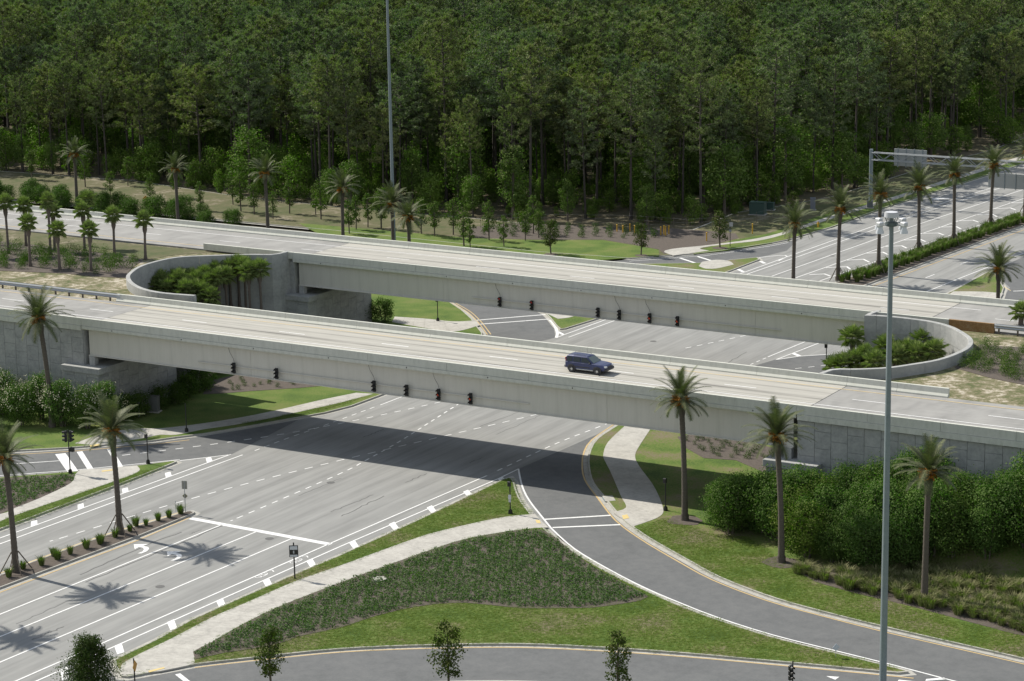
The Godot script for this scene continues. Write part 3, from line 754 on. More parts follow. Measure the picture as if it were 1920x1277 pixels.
# an abutment below one end of a flyover: side -1 on the left, 1 on the right
func abutment(label: String, org: Vector3, rot: float, x: float, side: int, wd: float):
	var o := thing("abutment", label, "abutment", org, rot)
	var b := MB.new()
	b.bx(Vector3(x + side * 1.2, 7.2, -wd * 0.5), Vector3(2.4, 4.0, wd - 0.6))
	part(o, "back_wall", b.mesh(), M.wall)
	b = MB.new()
	b.bx(Vector3(x - side * 0.2, 5.2, -wd * 0.5 + 0.1), Vector3(5.0, 0.62, wd + 1.5), 0.03)
	part(o, "bench", b.mesh(), M.wall)
	b = MB.new()
	var f := x - side * 2.45
	b.bx(Vector3(f + side * 2.5, 2.4, -wd * 0.5 + 0.1), Vector3(4.8, 5.0, wd + 0.96))
	part(o, "core", b.mesh(), M.wall)
	var fx := f + side * 0.06
	if side < 0: panels(o, Vector3(fx, 0, 0.6), Vector3(fx, 0, -wd - 0.4), 0.0, 4.88)
	else: panels(o, Vector3(fx, 0, -wd - 0.4), Vector3(fx, 0, 0.6), 0.0, 4.88)
	var xa := f if side < 0 else f + 4.7
	if side < 0: panels(o, Vector3(f - 4.7, 0, 0.62), Vector3(f, 0, 0.62), 0.0, 4.88)
	else: panels(o, Vector3(f, 0, 0.62), Vector3(f + 4.7, 0, 0.62), 0.0, 4.88)
	for k in 4:
		b = MB.new()
		b.bx(Vector3(x - side * 0.9, 5.98, lerpf(-0.55, -wd + 0.55, k / 3.0)), Vector3(0.7, 0.95, 0.6), 0.02)
		part(o, "bearing_pad", b.mesh(), M.wall)

func facing_wall(label: String, org: Vector3, rot: float, x0: float, x1: float):
	var o := thing("retaining_wall", label, "wall", org, rot)
	var b := MB.new()
	b.bx(Vector3((x0 + x1) * 0.5, 4.5, -0.55), Vector3(x1 - x0, 9.3, 0.5))
	part(o, "core", b.mesh(), M.wall)
	panels(o, Vector3(x0, 0, -0.26), Vector3(x1, 0, -0.26), 0.0, 9.12)
	b = MB.new()
	extrude(b, V([0.06, 9.6, 0.06, 9.1, -0.4, 9.1, -0.4, 9.6]), x0, x1)
	part(o, "coping", b.mesh(), M.concrete)

func well(label: String, line: PackedVector2Array, open_x: float, tip_x: float, side: int):
	var o := thing("curved_wall", label, "wall")
	var p := resample(smooth(line, 0.4), 44)
	var s := -side
	var outer := off(p, 0.2 * s); var inner := off(p, -0.2 * s)
	var b: MB
	var cap_o := off(p, 0.23 * s); var cap_i := off(p, -0.23 * s)
	for k in 11:
		b = MB.new()
		var cut := func(q: PackedVector2Array) -> PackedVector2Array:
			var r := q.slice(k * 4, k * 4 + 5)
			r[0] = r[0].move_toward(r[1], 0.012); r[4] = r[4].move_toward(r[3], 0.012)
			return r
		var so: PackedVector2Array = cut.call(outer); var si: PackedVector2Array = cut.call(inner)
		var co: PackedVector2Array = cut.call(cap_o); var ci: PackedVector2Array = cut.call(cap_i)
		b.ribbon(so, 10.42, si, 10.42)
		b.ribbon(so, 10.42, co, 10.38); b.ribbon(si, 10.42, ci, 10.38)
		for q in [co, ci]: b.skirt(q, 8.75, 10.38, false)
		b.ribbon(co, 8.75, ci, 8.75)
		for e in [0, 4]:
			b.quad(Vector3(co[e].x, 8.75, co[e].y), Vector3(ci[e].x, 8.75, ci[e].y), Vector3(ci[e].x, 10.38, ci[e].y), Vector3(co[e].x, 10.38, co[e].y))
		part(o, "coping", b.mesh(), M.wall)
	b = MB.new()
	for q in [outer, off(p, -0.1 * s)]: b.skirt(q, -0.1, 8.8, false)
	for e in [0, p.size() - 1]:
		var io := outer[e]; var ii := off(p, -0.1 * s)[e]
		b.quad(Vector3(io.x, -0.1, io.y), Vector3(ii.x, -0.1, ii.y), Vector3(ii.x, 8.8, ii.y), Vector3(io.x, 8.8, io.y))
	part(o, "core", b.mesh(), M.wall)
	var face := off(p, -0.13 * s)
	var cols := resample(face, 30)
	for i in 30:
		var a := Vector3(cols[i].x, 0, cols[i].y); var e := Vector3(cols[i + 1].x, 0, cols[i + 1].y)
		if side > 0: panels(o, e, a, 0.0, 8.72, i % 2)
		else: panels(o, a, e, 0.0, 8.72, i % 2)
	# planted slope inside
	var poly := Geometry2D.convex_hull(inner)
	poly.remove_at(poly.size() - 1)
	var fb := MB.new()
	var ix := Geometry2D.triangulate_polygon(poly)
	for i in range(0, ix.size(), 3):
		var t := []
		for k in 3:
			var q := poly[ix[i + k]]
			t.append(Vector3(q.x, well_floor(q.x, open_x, tip_x), q.y))
		fb.tri_out(t[0], t[1], t[2], Vector3.UP)
	struct("planting_bed", fb, M.mulch)

func well_floor(x: float, open_x: float, tip_x: float) -> float:
	return lerpf(0.3, 6.2, clampf((x - open_x) / (tip_x - open_x), 0.0, 1.0))

var well_l := V([-47.01, -13.23, -51.06, -12.78, -54.29, -13.51, -57.41, -15.37, -60.09, -17.88, -61.48, -20.02, -62.82, -23.14, -63.17, -26.55, -62.47, -29.69, -59.51, -32.21, -56.03, -34.63, -53.54, -35.84, -53.29, -38.27])
var well_r := V([25.41, -10.91, 25.79, -13.01, 27.49, -13.88, 29.78, -15.63, 31.11, -17.65, 32.62, -20.4, 33.23, -23.31, 33.36, -26.23, 32.9, -28.51, 32.11, -30.3, 30.7, -32.17, 28.64, -34.29, 26.31, -35.54, 23.83, -35.94, 22.23, -35.97, 20.15, -35.76, 19.54, -35.45, 19.75, -38.09])
const NO := Vector3(0, 0, 0.45)
const NR := 0.009
const FO := Vector3(0, 0, -37.45)
const FR := -0.007

func flyovers():
	var o := thing("flyover", "concrete flyover carrying the dark blue car over the wide road", "bridge", NO, NR)
	flyover(o, 11.3, -50.4, 28.1, [-104.0, 92.0], [-55.0, 37.5], [-36.0, 1.7], -3.75, -6.7, -9.75, -18.4)
	o = thing("flyover", "empty concrete flyover between the pine woods and the other flyover", "bridge", FO, FR)
	flyover(o, 11.6, -52.4, 24.3, [-65.5, 27.4], [-200.0, 70.0], [-28.2, 9.2], -8.9, -5.6, -1.9, -43.1)
	var op := V([0.0, 9.2, 0.0, 10.38, -0.02, 10.4, -0.22, 10.4, -0.24, 10.38, -0.30, 9.92, -0.46, 9.72, -0.46, 9.2])
	var b := MB.new()
	extrude(b, op, 27.45, 32.0)
	var st := part(self, "parapet_end", b.mesh(), M.rust, Transform3D(Basis(Vector3.UP, FR), FO))
	tag(st, "rust orange stained end piece of the flyover parapet beside sandy ground", "parapet")
	approach("approach_road", -104, -50.44, NO, NR, 11.3)
	approach("approach_road", 28.14, 92, NO, NR, 11.3)
	approach("approach_road", -200, -52.44, FO, FR, 11.6)
	approach("approach_road", 24.34, 95, FO, FR, 11.6)
	abutment("grey panelled abutment with bench under the blue car's flyover, beside blossoming bushes", NO, NR, -50.4, -1, 11.3)
	abutment("grey panelled abutment under the blue car's flyover behind dense green shrubs", NO, NR, 28.1, 1, 11.3)
	abutment("shadowed abutment under the empty flyover next to the palm filled recess", FO, FR, -52.4, -1, 11.6)
	abutment("abutment under the empty flyover next to the right slip road", FO, FR, 24.3, 1, 11.6)
	facing_wall("long grey panel retaining wall behind white blossoming bushes and tall palm", NO, NR, -84, -50.5)
	facing_wall("long grey panel retaining wall above the dense green shrubs", NO, NR, 28.2, 76)
	for q in [[-104.0, -50.5], [28.2, 92.0]]:
		b = MB.new()
		b.bx(Vector3((q[0] + q[1]) * 0.5, 4.5, -10.9), Vector3(q[1] - q[0], 9.2, 0.3))
		b.bx(Vector3((q[0] + q[1]) * 0.5, 4.4, -0.7), Vector3(q[1] - q[0], 9.0, 0.3))
		var eo := struct("embankment", b, M.wall)
		eo.position = NO; eo.rotation.y = NR
	for q in [[-200.0, -52.5], [24.4, 95.0]]:
		b = MB.new()
		b.bx(Vector3((q[0] + q[1]) * 0.5, 4.7, -11.45), Vector3(q[1] - q[0], 9.4, 0.3))
		var eo := struct("embankment", b, M.wall)
		eo.position = FO; eo.rotation.y = FR
	well("curved grey retaining wall enclosing the left recess full of cabbage palms", well_l, -46.0, -63.0, -1)
	well("curved concrete retaining wall enclosing the right recess of cabbage palms", well_r, 18.0, 33.4, 1)
	# ground between the two carriageways
	var lw := smooth(well_l, 0.5)
	var pl := V([-210, -36.2, -210, -10.2, -47.6, -10.5])
	for i in range(0, lw.size()): pl.append(lw[i])
	pl.append(Vector2(-53.4, -38.2)); pl.append(Vector2(-66, -38.4))
	b = MB.new(); b.top(pl, 9.42)
	struct("embankment", b, M.sandy)
	var rw := smooth(well_r, 0.5)
	pl = V([110, -10.9, 110, -36.8, 22.5, -37.6])
	for i in range(rw.size() - 1, -1, -1): pl.append(rw[i])
	b = MB.new(); b.top(pl, 9.42)
	struct("embankment", b, M.sandy)
	patch("dry_grass", V([-104.18, -33.3, -98.94, -39.16, -85.05, -38.37, -76.19, -37.87, -65.89, -38.22, -62.57, -39.07, -67.03, -34.67, -68.29, -30.37, -70.74, -31.38, -77.5, -31.47, -86.55, -32.09, -92.31, -32.08, -100.89, -29.96]), 9.45, M.dry)
	patch("planting_bed", V([-100.89, -29.96, -92.31, -32.08, -86.55, -32.09, -77.5, -31.47, -70.74, -31.38, -68.19, -30.06, -66.85, -26.76, -64.91, -23.51, -62.92, -21.07, -66.48, -20.34, -71.44, -19.97, -79.1, -17.96, -87.72, -16.58]), 9.46, M.mulch)
	patch("planting_bed", V([32.91, -30.2, 32.34, -32.18, 34.66, -32.34, 40.33, -33.95, 45.51, -18.11, 41.41, -18.84, 38.11, -19.82, 33.72, -22.17, 33.15, -27.13]), 9.46, M.mulch)
	# bank in front of the right retaining wall
	b = MB.new()
	var hs := [[0.35, 1.0], [3.0, 0.72], [6.0, 0.3], [9.5, 0.0]]
	for i in 24:
		var x := 26.5 + i * 4.0
		for k in 3:
			var pt := []
			for e in [[0, k], [1, k], [1, k + 1], [0, k + 1]]:
				var xx: float = x + e[0] * 4.0
				pt.append(Vector3(xx, 0.13 + bank_h(xx) * hs[e[1]][1], hs[e[1]][0] - 0.009 * xx + 0.3))
			b.quad_out(pt[0], pt[1], pt[2], pt[3], Vector3.UP)
	struct("bank", b, M.lawn_worn)

func bank_h(x: float) -> float:
	return 3.2 * smoothstep(26.0, 40.0, x)
var P := {}

func rvec() -> Vector3:
	while true:
		var q := Vector3(rng.randf_range(-1, 1), rng.randf_range(-1, 1), rng.randf_range(-1, 1))
		if q.length_squared() < 1.0 and q.length_squared() > 0.01: return q.normalized()
	return Vector3.UP

# a rhombic leaf
func leaf(mb: MB, p: Vector3, nn: Vector3, size: float, wide := 0.55):
	var d := nn.cross(rvec())
	if d.length_squared() < 0.001: d = Vector3.RIGHT
	d = d.normalized()
	var s := nn.cross(d).normalized()
	mb.quad(p - d * size * 0.5, p + s * size * wide * 0.5, p + d * size * 0.5, p - s * size * wide * 0.5)

func blob(mb: MB, cen: Vector3, rad: Vector3, count: int, size: float, ca: Color, cb: Color, spread := 0.35):
	var tone := rng.randf()
	for i in count:
		var d := rvec()
		var f := pow(rng.randf(), spread)
		if rng.randf() < 0.14: f = rng.randf_range(1.0, 1.4)
		mb.col = ca.lerp(cb, clampf(tone * 0.5 + rng.randf() * 0.6, 0, 1))
		leaf(mb, cen + Vector3(d.x * rad.x, d.y * rad.y, d.z * rad.z) * f, (d + rvec() * 0.9 + Vector3.UP * 0.35).normalized(), size * rng.randf_range(0.7, 1.3))

func pine(h: float, cb: float, width: float, tufts: int, hue: float) -> Array:
	var t := MB.new()
	var bend := Vector3(rng.randf_range(-0.5, 0.5), 0, rng.randf_range(-0.5, 0.5))
	var at := func(f: float) -> Vector3: return Vector3(0, h * f, 0) + bend * f * f
	var path := []; var rad := []
	for i in 9:
		var f := i / 8.0
		path.append(at.call(f * 0.97)); rad.append(lerpf(0.23, 0.045, pow(f, 1.1)) * (1.25 if i == 0 else 1.0))
	t.tube(path, rad, 7)
	var c := MB.new()
	var n := 34
	var ga := rng.randf() * TAU
	for i in n:
		var f := lerpf(cb, 0.985, pow((i + 0.5) / n, 0.9))
		var q := (f - cb) / (1.0 - cb)
		var ln := width * (0.42 + 0.62 * sin(pow(q, 0.75) * PI * 0.78 + 0.30)) * rng.randf_range(0.6, 1.15)
		if q > 0.9: ln *= 0.55
		ga += 2.4 + rng.randf_range(-0.4, 0.4)
		var d := Vector3(cos(ga), 0, sin(ga))
		var p0: Vector3 = at.call(f)
		var rise := lerpf(0.08, 0.8, q) + rng.randf_range(-0.1, 0.15)
		var p1 := p0 + (d + Vector3.UP * rise * 0.5).normalized() * ln * 0.55
		var p2 := p1 + (d + Vector3.UP * (rise + 0.35)).normalized() * ln * 0.5
		t.tube([p0, p1, p2], [0.055, 0.035, 0.012], 4, false)
		var tone := rng.randf()
		for k in tufts:
			var s := pow(rng.randf(), 0.42)
			var b := p0.lerp(p1, s * 2.0) if s < 0.5 else p1.lerp(p2, s * 2.0 - 1.0)
			b += rvec() * (0.12 + 0.13 * ln) * Vector3(1, 0.5, 1)
			c.col = Color(.105, .135, .070).lerp(Color(.29, .305, .16), clampf(tone * 0.5 + rng.randf() * 0.55, 0, 1)) * Color(1.0 + 0.09 * hue, 1.0 + 0.03 * hue, 1.0 - 0.12 * hue)
			var dir := ((b - p0).normalized() * 0.6 + Vector3.UP * 0.8).normalized()
			for w in 11:
				var nd := (dir * 0.8 + rvec()).normalized()
				var sd := nd.cross(rvec()).normalized() * 0.075
				var tip := b + nd * rng.randf_range(0.35, 0.65)
				c.tri(b - sd, b + sd, tip)
	return [t.mesh(), c.mesh()]

func broadleaf(h: float, w: float, base: float, lumps: int, per: int, size: float, ca: Color, cb: Color, stems := 1, cone := false) -> Array:
	var t := MB.new()
	for s in stems:
		var a := TAU * s / stems
		var o := Vector3(cos(a), 0, sin(a)) * (0.0 if stems == 1 else 0.18)
		t.tube([o, o * 2.0 + Vector3(rng.randf_range(-.1, .1), h * 0.35, rng.randf_range(-.1, .1)), o * 3.5 + Vector3(0, h * 0.8, 0)], [0.03 * h * (0.5 if stems > 1 else 0.6), 0.017 * h, 0.006 * h], 6, false)
	var c := MB.new()
	for i in lumps:
		var f := (i + 0.5) / lumps
		var y := lerpf(base, h * 0.9, f)
		var q := (y - base) / (h - base)
		var r := w * 0.5 * pow(sin(clampf(q * 0.86 + 0.16, 0, 1) * PI), 0.6)
		if cone: r = w * 0.5 * pow(1.02 - q, 0.75) * minf(1.0, 0.55 + q * 2.0)
		var a := i * 2.4 + rng.randf()
		var cen := Vector3(cos(a), 0, sin(a)) * r * rng.randf_range(0.35, 0.75) + Vector3(0, y, 0)
		var rr := maxf(w * (0.12 if cone else 0.24), r * 0.55) * rng.randf_range(0.75, 1.2)
		t.tube([Vector3(0, y * 0.75, 0), cen], [0.03, 0.012], 4, false)
		blob(c, cen, Vector3(rr, rr * 0.8, rr), per, size, ca, cb)
	return [t.mesh(), c.mesh()]

func frond(elev: float, ln: float, droop: float) -> ArrayMesh:
	var m := MB.new()
	var pts := []; var dirs := []
	var p := Vector3.ZERO
	var n := 22
	for i in n + 1:
		var f := float(i) / n
		var a := elev - droop * f * f
		var d := Vector3(cos(a), sin(a), 0)
		pts.append(p); dirs.append(d)
		p += d * ln / n
	m.col = Color(.16, .16, .07)
	for i in n:
		var w := lerpf(0.035, 0.008, float(i) / n)
		m.quad(pts[i] + Vector3(0, 0, w), pts[i + 1] + Vector3(0, 0, w), pts[i + 1] - Vector3(0, 0, w), pts[i] - Vector3(0, 0, w))
	for i in range(3, n + 1):
		for half in 2:
			var f := (i + half * 0.5) / n
			if f > 1.0: continue
			for s in [-1.0, 1.0]:
				var k: Vector3 = pts[i]
				if half and i < n: k = (pts[i] + pts[i + 1]) * 0.5
				var d: Vector3 = dirs[i]
				var u := Vector3(-d.y, d.x, 0)
				var l := 0.52 * sin(clampf(f * 0.8 + 0.2, 0, 1) * PI * 0.9 + 0.1) * rng.randf_range(0.8, 1.1) + 0.12
				var tip: Vector3 = k + (d * 0.62 + Vector3(0, 0, s) * 0.75 + u * (0.42 - 0.5 * f) + Vector3(0, -0.12, 0)).normalized() * l
				m.col = Color(.070, .090, .046).lerp(Color(.165, .175, .098), rng.randf())
				m.tri(k - d * 0.028, k + d * 0.028, tip)
	return m.mesh()

func fan(elev: float, stalk: float, r: float, droop: float) -> ArrayMesh:
	var m := MB.new()
	var d := Vector3(cos(elev), sin(elev), 0)
	var u := Vector3(-d.y, d.x, 0)
	m.col = Color(.10, .12, .04)
	m.quad(Vector3(0, 0, .02), d * stalk + Vector3(0, 0, .015), d * stalk - Vector3(0, 0, .015), Vector3(0, 0, -.02))
	var o := d * stalk
	for i in 23:
		var a := lerpf(-2.2, 2.2, i / 22.0)
		var dir := (d * cos(a) + Vector3(0, 0, sin(a)) + u * 0.15 * absf(sin(a))).normalized()
		var s := (d * -sin(a) + Vector3(0, 0, cos(a))).normalized()
		m.col = Color(.12, .175, .055).lerp(Color(.30, .35, .13), rng.randf())
		var l := r * (1.0 - 0.18 * absf(a) / 2.0) * rng.randf_range(0.9, 1.08)
		var mid := o + dir * l * 0.6
		var tip := o + dir * l + Vector3(0, -droop * l * rng.randf_range(0.6, 1.2), 0)
		m.quad(o, mid + s * 0.034, tip, mid - s * 0.034)
	return m.mesh()

func grass_clump(h: float, w: float, n: int, ca: Color, cb: Color, blade := 0.022) -> ArrayMesh:
	var m := MB.new()
	for i in n:
		var a := rng.randf() * TAU
		var d := Vector3(cos(a), 0, sin(a))
		var o := d * sqrt(rng.randf()) * w * (0.2 if blade > 0.01 else 0.5)
		var l := h * rng.randf_range(0.7, 1.1)
		var out := rng.randf_range(0.1, 1.0) * w * 0.5
		var s := Vector3(-d.z, 0, d.x) * blade
		m.col = ca.lerp(cb, rng.randf())
		var mid := o + d * out * 0.35 + Vector3(0, l * 0.65, 0)
		var tip := o + d * out + Vector3(0, l * rng.randf_range(0.75, 1.0), 0)
		m.quad(o - s, o + s, mid + s, mid - s)
		m.tri(mid - s, mid + s, tip)
	return m.mesh()

func low_clump(w: float, h: float, n: int, size: float, ca: Color, cb: Color) -> ArrayMesh:
	var m := MB.new()
	blob(m, Vector3(0, h * 0.45, 0), Vector3(w * 0.5, h * 0.55, w * 0.5), n, size, ca, cb)
	return m.mesh()

func two(parts: Array, m0: Material, m1: Material) -> ArrayMesh:
	var m := ArrayMesh.new()
	for k in 2:
		m.add_surface_from_arrays(Mesh.PRIMITIVE_TRIANGLES, (parts[k] as ArrayMesh).surface_get_arrays(0))
		m.surface_set_material(k, m0 if k == 0 else m1)
	return m

func palm_trunk(h: float, r0: float, r1: float, boss: float, lean: Vector2) -> ArrayMesh:
	var m := MB.new()
	var path := []; var rad := []
	var n := int(h / 0.2)
	for i in n + 1:
		var f := float(i) / n
		var y := h * f
		path.append(Vector3(lean.x * f * f, y, lean.y * f * f))
		var r := lerpf(r0, r1, minf(1.0, f * 2.5)) * (1.03 if i % 2 == 0 else 0.95)
		if f < 0.05: r *= 1.25
		if h - y < 1.6: r = lerpf(r, boss, smoothstep(1.6, 1.0, h - y) * (1.0 if h - y > 0.7 else lerpf(0.7, 1.0, (h - y) / 0.7)))
		rad.append(r)
	m.tube(path, rad, 10)
	return m.mesh()

func date_palm(at: Vector3, h: float, label: String, group: String, lean := Vector2.ZERO, braced := false, scale_ := 1.0):
	var o := thing("date_palm", label, "palm tree", at, 0.0, group)
	part(o, "trunk", palm_trunk(h, 0.30, 0.235, 0.34, lean), M.bark_palm)
	var top := Vector3(lean.x, h - 0.1, lean.y)
	var yaw := rng.randf() * TAU
	scale_ *= rng.randf_range(0.9, 1.12)
	var ring := [[0, 8], [1, 10], [2, 12], [3, 11], [4, 7]]
	for q in ring:
		for k in q[1]:
			yaw += TAU / q[1]
			var s := rng.randf_range(0.92, 1.25) * scale_
			var bs := Basis(Vector3.UP, yaw + rng.randf_range(-0.35, 0.35)) * Basis(Vector3.BACK, rng.randf_range(-0.25, 0.2)) * Basis.from_scale(Vector3(s, s, s))
			part(o, "frond", P.frond[q[0] * 2 + rng.randi() % 2], M.frond, Transform3D(bs, top))
		yaw += 0.37
	for k in 5:
		var a := TAU * k / 5 + rng.randf() * 0.8
		part(o, "fruit_cluster", P.fruit, M.fruit, Transform3D(Basis(Vector3.UP, a) * Basis.from_scale(Vector3.ONE * rng.randf_range(0.65, 1.05)), top + Vector3(0, 0.0, 0)))
	if braced:
		for k in 4:
			var a := TAU * k / 4 + 0.5
			var b := MB.new()
			b.tube([Vector3(cos(a) * 0.28, 1.7, sin(a) * 0.28), Vector3(cos(a) * 1.35, 0.05, sin(a) * 1.35)], [0.05, 0.05], 6)
			part(o, "brace", b.mesh(), M.timber)

func cabbage_palm(at: Vector3, h: float, label: String, group: String, n := 20, scale_ := 1.0):
	var o := thing("cabbage_palm", label, "palm tree", at, 0.0, group)
	if h > 0.5: part(o, "trunk", palm_trunk(h, 0.19, 0.145, 0.27, Vector2(rng.randf_range(-.15, .15), rng.randf_range(-.15, .15))), M.bark_sabal)
	var yaw := rng.randf() * TAU
	for k in n:
		yaw += 2.4
		var s := rng.randf_range(0.85, 1.15) * scale_
		part(o, "fan_leaf", P.fan[mini(int(k * 5.0 / n), 4)], M.frond, Transform3D(Basis(Vector3.UP, yaw) * Basis.from_scale(Vector3(s, s, s)), Vector3(0, maxf(h, 0.1) + 0.1, 0)))

func plant(called: String, label: String, category: String, group: String, kind: Array, m0: Material, m1: Material, at: Vector3, s := Vector3.ONE, trunk := "trunk", crown := "crown") -> Node3D:
	var o := thing(called, label, category, at, rng.randf() * TAU, group)
	var x := Transform3D(Basis.from_scale(s), Vector3.ZERO)
	part(o, trunk, kind[0], m0, x)
	part(o, crown, kind[1], m1, x)
	return o

func single(called: String, label: String, category: String, group: String, mesh: Mesh, m: Material, at: Vector3, s := Vector3.ONE):
	var o := part(self, called, mesh, m, Transform3D(Basis(Vector3.UP, rng.randf() * TAU) * Basis.from_scale(s), at))
	tag(o, label, category, group)

func at3(p: Vector2, y := 0.15) -> Vector3: return Vector3(p.x, y, p.y)

func scatter(poly: PackedVector2Array, gap: float, jit := 0.4) -> Array:
	var lo := poly[0]; var hi := poly[0]
	for q in poly: lo = lo.min(q); hi = hi.max(q)
	var r := []
	var y := lo.y
	var row := 0
	while y < hi.y:
		var x := lo.x + (gap * 0.5 if row % 2 else 0.0)
		while x < hi.x:
			var q := Vector2(x, y) + Vector2(rng.randf_range(-jit, jit), rng.randf_range(-jit, jit)) * gap
			if inside(q, poly): r.append(q)
			x += gap
		y += gap * 0.87; row += 1
	return r

func spread(called: String, label: String, category: String, mesh: Mesh, m: Material, xs: Array, cols := []):
	var mm := MultiMesh.new()
	mm.transform_format = MultiMesh.TRANSFORM_3D
	mm.mesh = mesh
	mm.instance_count = xs.size()
	for i in xs.size(): mm.set_instance_transform(i, xs[i])
	var o := MultiMeshInstance3D.new()
	o.multimesh = mm
	if m: o.material_override = m
	o.name = numbered(called)
	add_child(o)
	tag(o, label, category, "", "stuff")

func plant_kinds():
	M.bark_pine = mat(lin(.072, .062, .053), 0.95)
	M.bark = mat(lin(.12, .10, .08), 0.95)
	var f2 := noise_img(256, 0.12, 21, 3); var f3 := noise_img(256, 0.3, 22, 2); var f4 := noise_img(256, 0.03, 23, 3)
	M.bark_palm = triplanar(blend_tex(256, [[f2, 0.4], [f3, 0.3], [f4, 0.3]], [Color(.055, .045, .035), Color(.10, .085, .068), Color(.16, .14, .115)], 1.8), 1.6)
	M.bark_sabal = triplanar(blend_tex(256, [[f2, 0.4], [f3, 0.3], [f4, 0.3]], [Color(.08, .066, .055), Color(.14, .115, .098), Color(.20, .17, .145)], 1.8), 1.4)
	M.timber = mat(lin(.14, .115, .09), 0.9)
	M.needle = leafmat(Color(.55, .75, .22))
	M.leaf = leafmat(Color(.6, .85, .22))
	M.frond = leafmat(Color(.5, .62, .25), 0.5)
	M.fruit = leafmat(Color(.4, .2, .05))
	P.frond = []
	for q in [[1.42, 2.9, 0.5], [1.05, 3.0, 0.8], [0.65, 3.0, 0.95], [0.2, 2.8, 0.8], [-0.35, 2.4, 0.7]]:
		P.frond.append(frond(q[0], q[1], q[2])); P.frond.append(frond(q[0] - 0.12, q[1] * 0.93, q[2] * 1.15))
	P.fan = []
	for q in [[1.4, 0.55, 0.8, 0.05], [1.0, 0.6, 0.85, 0.1], [0.55, 0.62, 0.85, 0.18], [0.05, 0.58, 0.8, 0.25], [-0.55, 0.5, 0.75, 0.3]]: P.fan.append(fan(q[0], q[1], q[2], q[3]))
	var fm := MB.new()
	for k in 26:
		var d := (Vector3(1.0, rng.randf_range(-0.45, 0.9), rng.randf_range(-0.55, 0.55))).normalized()
		fm.col = Color(.42, .20, .04).lerp(Color(.55, .29, .06), rng.randf())
		var tip := d * rng.randf_range(0.75, 1.05) + Vector3(0, -0.25, 0)
		fm.tri(Vector3(0.15, 0, 0), d * 0.4 + Vector3(0, 0.05, 0), tip)
		for w in 4: leaf(fm, tip - d * 0.1 * w + rvec() * 0.05, rvec(), 0.16, 0.8)
	P.fruit = fm.mesh()
	P.pine = []
	for k in 7: P.pine.append(pine(rng.randf_range(19.0, 26.0), rng.randf_range(0.34, 0.56), rng.randf_range(3.0, 4.3), 20, rng.randf_range(-1.0, 1.0)))
	var g1 := Color(.050, .085, .018); var g2 := Color(.115, .155, .035)
	P.under = []
	for k in 4: P.under.append(broadleaf(rng.randf_range(5, 8), rng.randf_range(4.0, 5.5), 0.8, 12, 150, 0.34, Color(0.081, 0.137, 0.033), Color(0.212, 0.282, 0.060), 1))
	P.tall = []
	for k in 3: P.tall.append(broadleaf(rng.randf_range(11, 15), rng.randf_range(5.0, 6.5), 3.0, 16, 190, 0.38, Color(0.077, 0.125, 0.036), Color(0.181, 0.242, 0.065), 1))
	P.shrub = []
	for k in 4:
		var tint: Color = [Color(0.85, 0.9, 0.95), Color(1.0, 1.0, 1.0), Color(1.35, 1.2, 1.0), Color(1.1, 1.15, 1.2)][k]
		P.shrub.append(broadleaf(rng.randf_range(3.4, 4.6), rng.randf_range(2.9, 3.9), 0.7, 22, 430, 0.13, Color(0.044, 0.086, 0.020) * tint, Color(0.135, 0.195, 0.048) * tint, 4))
	P.hedge = []
	for k in 3: P.hedge.append(broadleaf(rng.randf_range(2.4, 3.0), rng.randf_range(2.6, 3.4), 0.3, 12, 240, 0.16, Color(0.046, 0.085, 0.022), Color(0.116, 0.171, 0.040), 3))
	P.young = []
	for k in 4: P.young.append(broadleaf(rng.randf_range(4.6, 5.6), rng.randf_range(1.9, 2.5), 1.2, 13, 120, 0.19, Color(.042, .062, .018), Color(.11, .12, .035), 1))
	P.sapling = []
	for k in 3: P.sapling.append(broadleaf(rng.randf_range(5.5, 7.0), rng.randf_range(2.0, 2.8), 1.5, 12, 90, 0.26, Color(0.065, 0.102, 0.028), Color(0.155, 0.194, 0.053), 1))
	P.round = [broadleaf(5.2, 5.2, 0.5, 40, 430, 0.14, Color(.030, .050, .016), Color(.080, .105, .032), 1, true)]
	P.small = []
	for k in 4: P.small.append(low_clump(rng.randf_range(0.9, 1.3), rng.randf_range(0.8, 1.05), 520, 0.085, Color(.045, .085, .018), Color(.15, .20, .045)))
	P.tiny = []
	for k in 3: P.tiny.append(low_clump(0.55, 0.5, 160, 0.075, Color(.04, .075, .022), Color(.12, .16, .05)))
	P.cover = []
	for k in 3: P.cover.append(low_clump(0.46, 0.28, 40, 0.12, Color(.062, .100, .044), Color(.18, .235, .11)))
	P.tuft = []
	for k in 3: P.tuft.append(grass_clump(1.05, 1.3, 130, Color(.080, .115, .030), Color(.20, .23, .085)))
	P.turf = []
	for k in 2: P.turf.append(grass_clump(0.055, 0.6, 40, Color(.10, .17, .02), Color(.18, .225, .046), 0.007))
	P.brown_tuft = []
	for k in 3: P.brown_tuft.append(grass_clump(0.95, 1.7, 150, Color(.13, .14, .055), Color(.32, .30, .16)))

